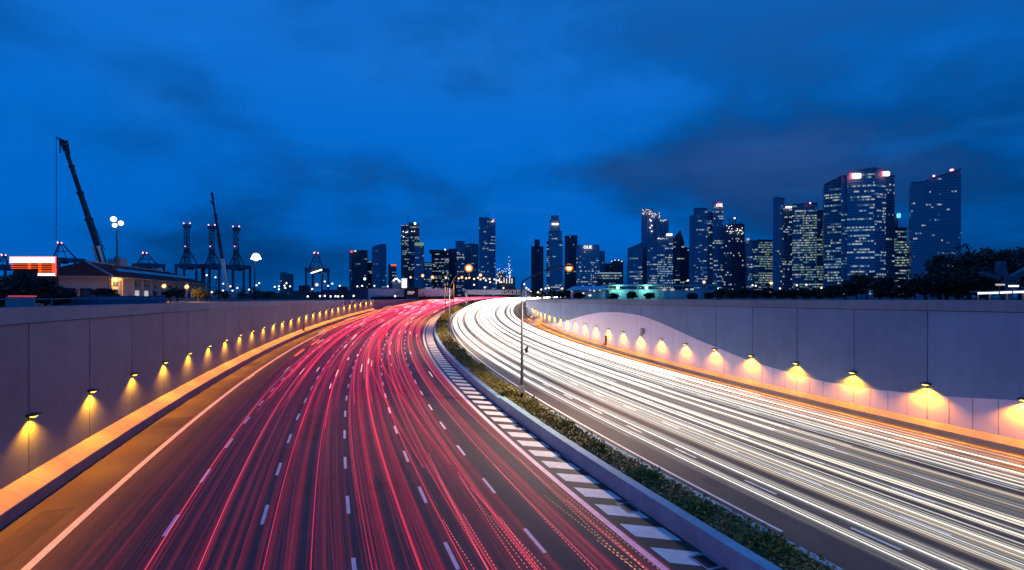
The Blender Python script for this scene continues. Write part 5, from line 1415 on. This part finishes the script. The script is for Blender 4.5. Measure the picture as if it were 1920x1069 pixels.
def containers():
    cols = [(.03, .09, .09), (.05, .06, .12), (.12, .04, .04), (.05, .05, .06), (.04, .08, .05)]
    cm = [mat('container_paint', c, .6, var=.15, scale=.5) for c in cols]
    rng = np.random.default_rng(8)
    L = [(441, 472, 550, 0), (478, 512, 546, 3), (512, 533, 549, 4), (533, 571, 545, 0), (576, 602, 547, 3), (603, 628, 543, 1), (628, 655, 544, 3), (655, 690, 543, 1), (632, 650, 537, 2), (660, 682, 538, 3), (560, 578, 535, 2)]
    for i, (a, b, y, c) in enumerate(sorted(L)):
        D = 240 if y > 540 else 255
        A, B = P3(a, y, D), P3(b, y, D)
        z0 = GROUND
        t = empty('shipping_container', (.5*(A.x+B.x), D, GROUND), '%s dark shipping container stack from the left behind the left wall' % ordinal(i), 'container', 'shipping containers in the port')
        mb = MB(); mb.box(A.x+.06, B.x-.06, D+.06, D+2.4, z0+.1, A.z-.05); mb.build('body', cm[c], t)
        mb = MB(); n = int((B.x-A.x)/.55)
        for k in range(n): x = A.x+.15+k*(B.x-A.x-.3)/n; mb.box(x, x+.22, D, D+.07, z0+.2, A.z-.15)
        tag(mb.build('corrugation', cm[c], t), kind='stuff')
        for x in (A.x, B.x-.12): mb = MB(); mb.box(x, x+.12, D-.02, D+2.45, z0, A.z); mb.build('corner_post', cm[c], t)
        if i == 4 or (a, b) == (533, 571):
            p = P3(545, 550, D-.03); q = P3(565, 550, D-.03)
            mw = mat('stencil_paint', (.5, .55, .55), .6)
            mb = MB(); e = P3(540, 551, D-.03); mb.add([(e.x-.5, e.y, e.z+.5), (e.x+.2, e.y, e.z+.9), (e.x+.5, e.y, e.z-.1), (e.x+.1, e.y, e.z-.7), (e.x-.1, e.y, e.z)], [(0, 4, 3, 2, 1)]); mb.build('emblem', mw, t)
    for i, (px, py) in enumerate(((577, 556), (600, 555.5), (609, 555), (620, 556), (629, 555.5), (634, 556), (642, 555.5), (663, 555), (741, 555.5), (39, 563))):
        D = 215 if px > 100 else 50
        p = P3(px, py, D); t = empty('ground_lamp', (p.x, D, GROUND), '%s low white lamp from the left just above the wall top' % ordinal(i), 'lamp', 'low white lamps above the wall')
        mb = MB(); mb.ball(p, .36*D/215); mb.build('bulb', M['whitefar'], t, smooth=True); mb = MB(); mb.bar((p.x, D+.3, GROUND), (p.x, D+.3, p.z), .06); mb.build('post', M['black'], t)
containers()

# ------------------------------------------------------------------ trees
def tree(base, h, r, label, group, seed, n=2200, leaf=.42, trunk=.3, low=.25, cat='tree', name='tree'):
    rng = np.random.default_rng(seed)
    base = Vector(base)
    t = empty(name, base, label, cat, group)
    mb = MB()
    f = base+Vector((rng.normal()*.2, rng.normal()*.2, h*.42))
    mb.tube([base-Vector((0, 0, .2)), base+Vector((0, 0, h*.15)), f], [trunk*1.3, trunk, trunk*.7], 8)
    tips = []
    for k in range(8):
        a = k*.785+rng.random()*.6; u = .55+.45*rng.random(); e = base+Vector((math.cos(a)*r*u*.8, math.sin(a)*r*u*.8, h*(.58+.32*rng.random())))
        m_ = f+(e-f)*.5+Vector((0, 0, h*.06)); mb.tube([f-Vector((0, 0, h*.12*rng.random())), m_, e], [trunk*.5, trunk*.3, trunk*.1], 5); tips.append(e)
    mb.build('trunk', M['bark'], t)
    # leaf clumps spread through the crown, uneven outline with gaps
    nc = 46; P = []
    per = n//nc
    for k in range(nc):
        v = rng.normal(size=3); v /= np.linalg.norm(v); q = rng.random()**.4
        c = np.array(base)+np.array([v[0]*r*q, v[1]*r*q, h*(low+(1-low)*.5)+v[2]*q*h*(1-low)*.46])
        cr = r*(.12+.22*rng.random())
        w_ = rng.normal(size=(per, 3)); w_ /= np.linalg.norm(w_, axis=1)[:, None]; w_ *= (rng.random(per)**.45)[:, None]*cr*np.array([1.15, 1.15, .75])
        P.append(w_+c)
    mb = MB(); leaf_cloud(mb, np.concatenate(P), leaf, rng, .7); mb.build('crown', M['treeleaf'], t)
    return t
def trees():
    # big trees at right
    L = [(1735, 118, 515, 3.2), (1762, 112, 492, 4.2), (1795, 105, 470, 5.2), (1818, 98, 456, 5.2), (1850, 108, 462, 5.0), (1880, 120, 462, 5.0), (1912, 112, 459, 5.4), (1950, 104, 462, 5.5), (1835, 92, 500, 4.0), (1775, 96, 515, 3.6)]
    for i, (px, D, yt, r) in enumerate(sorted(L)):
        p = P3(px, 557, D); h = P3(0, yt, D).z-GROUND
        tree((p.x, D, GROUND), h, r, '%s large dark tree from the left in the clump at far right' % ordinal(i), 'large dark trees at right', 100+i, 3400, .5, .3, .12)
    L = [(1350, 210, 541), (1372, 200, 544), (1395, 190, 541), (1418, 205, 543), (1440, 195, 540), (1463, 185, 545), (1487, 190, 541), (1510, 180, 540), (1536, 175, 541), (1560, 165, 536), (1585, 160, 528), (1606, 158, 515), (1626, 155, 507), (1650, 150, 524), (1672, 150, 520), (1697, 140, 523), (1716, 135, 522)]
    for i, (px, D, yt) in enumerate(L):
        p = P3(px, 557, D); h = P3(0, yt-1, D).z-GROUND
        tree((p.x, D, GROUND), h, max(2.4, h*.42), '%s tree from the left in the dark row below the right towers' % ordinal(i), 'dark tree row below the right towers', 200+i, 1500, .6, .2, .05)
    L = [(1000, 255, 545), (1018, 250, 547), (1036, 240, 543), (1052, 235, 546), (1066, 228, 541), (968, 300, 541), (955, 310, 542), (940, 320, 543), (1085, 195, 549), (1150, 196, 551), (1185, 195, 548), (1218, 195, 550), (1300, 196, 551), (1330, 198, 549)]
    for i, (px, D, yt) in enumerate(sorted(L)):
        p = P3(px, 557, D); h = P3(0, yt, D).z-GROUND
        tree((p.x, D, GROUND), h, max(2.0, h*.6), '%s small dark tree from the left around the long shed' % ordinal(i), 'small dark trees around the long shed', 300+i, 1100, .6, .15, .05)
    L = [(5, 46, 519), (30, 50, 514), (58, 52, 517), (85, 56, 524), (-20, 48, 516), (102, 60, 536)]
    for i, (px, D, yt) in enumerate(sorted(L)):
        p = P3(px, 557, D); h = P3(0, yt, D).z-GROUND
        tree((p.x, D, GROUND), h, 2.0, '%s bushy tree from the left below the bright display board' % ordinal(i), 'bushy trees below the display board', 400+i, 2600, .26, .12, .0)
    L = [(186, 80, 538), (203, 82, 540), (320, 98, 540), (333, 97, 538), (372, 110, 541), (410, 150, 541), (455, 200, 542), (478, 195, 539), (500, 200, 545), (386, 118, 546), (423, 160, 546)]
    for i, (px, D, yt) in enumerate(sorted(L)):
        p = P3(px, 557, D); h = P3(0, yt, D).z-GROUND
        tree((p.x, D, GROUND), h, max(1.2, h*.4), '%s low tree from the left along the front of the long building' % ordinal(i), 'low trees before the long building', 500+i, 1000, .3, .12, .1)
trees()
def flyover():
    D = 88
    X = lambda q, d=D: P3(q, 0, d).x
    Z = lambda y, d=D: P3(0, y, d).z
    t = empty('viaduct_pier', P3(1884, 557, D), 'pale concrete pier with flaring arms among the right trees', 'viaduct')
    cm = mat('pier_concrete', (.10, .11, .14), .7, var=.1, scale=.6)
    mb = MB(); vs = []
    prof = [(1887, 557, 7), (1887, 545, 7), (1884, 530, 11), (1877, 512, 7.5), (1876, 500, 6.0), (1877, 490, 5.0)]
    for px, py, hw in prof:
        for dx, dy in ((-hw, -.5), (hw, -.5), (hw, .5), (-hw, .5)): vs.append((X(px+dx), D+dy, Z(py)))
    fs = [(0, 3, 2, 1)]
    for i in range(len(prof)-1):
        for k in range(4): fs.append((4*i+k, 4*i+(k+1) % 4, 4*i+4+(k+1) % 4, 4*i+4+k))
    n = 4*(len(prof)-1); fs.append((n, n+1, n+2, n+3)); mb.add(vs, fs); mb.build('pier', cm, t)
    mb = MB(); mb.bar(P3(1840, 511, D), P3(1876, 522, D), .18, .5); mb.bar(P3(1842, 516, D), P3(1876, 526, D), .14, .5); mb.build('arm', cm, t)
    mb = MB(); mb.bar(P3(1890, 522, D), P3(1935, 498, D), .2, .5); mb.bar(P3(1888, 528, D), P3(1935, 506, D), .14, .5); mb.build('arm', cm, t)
    # canopy with a glowing strip stands in for car light trails
    t = empty('light_trail_canopy', P3(1880, 557, D-4), 'low canopy with a glowing white strip standing in for car light trails at the right picture edge', 'canopy')
    a, b = P3(1834, 550, D-4), P3(1945, 546.5, D-4)
    mb = MB(); mb.bar((a.x, D-4, a.z), (b.x, D-4, b.z), .16, .10); mb.build('light_strip', M['signwhite'], t)
    mb = MB(); mb.bar((a.x+.2, D-3.6, a.z+.22), (b.x, D-3.6, b.z+.26), .05, 1.6); mb.build('canopy_roof', M['grey'], t)
    for q in (1840, 1862, 1895, 1925): mb = MB(); mb.bar((X(q, D-4), D-3.4, GROUND), (X(q, D-4), D-3.4, b.z), .07); mb.build('post', M['grey'], t)
    for k, (x0, x1, y) in enumerate(((1868, 1883, 534), (1892, 1909, 536.5))):
        p, q = P3(x0, y, D-5), P3(x1, y, D-5)
        o = empty('fluorescent_lamp', p, ('left', 'right')[k]+' short glowing tube lamp above the lit canopy', 'lamp', 'tube lamps above the lit canopy')
        mb = MB(); mb.bar(p, q, .13); mb.build('tube', M['winwarm'] if k == 0 else M['signwhite'], o); mb = MB(); mb.bar(p+Vector((0, 0, .2)), q+Vector((0, 0, .2)), .06); mb.bar((p+q)*.5+Vector((0, .3, -3.5)), (p+q)*.5+Vector((0, .1, .2)), .05); mb.build('bracket', M['steel'], o)
flyover()
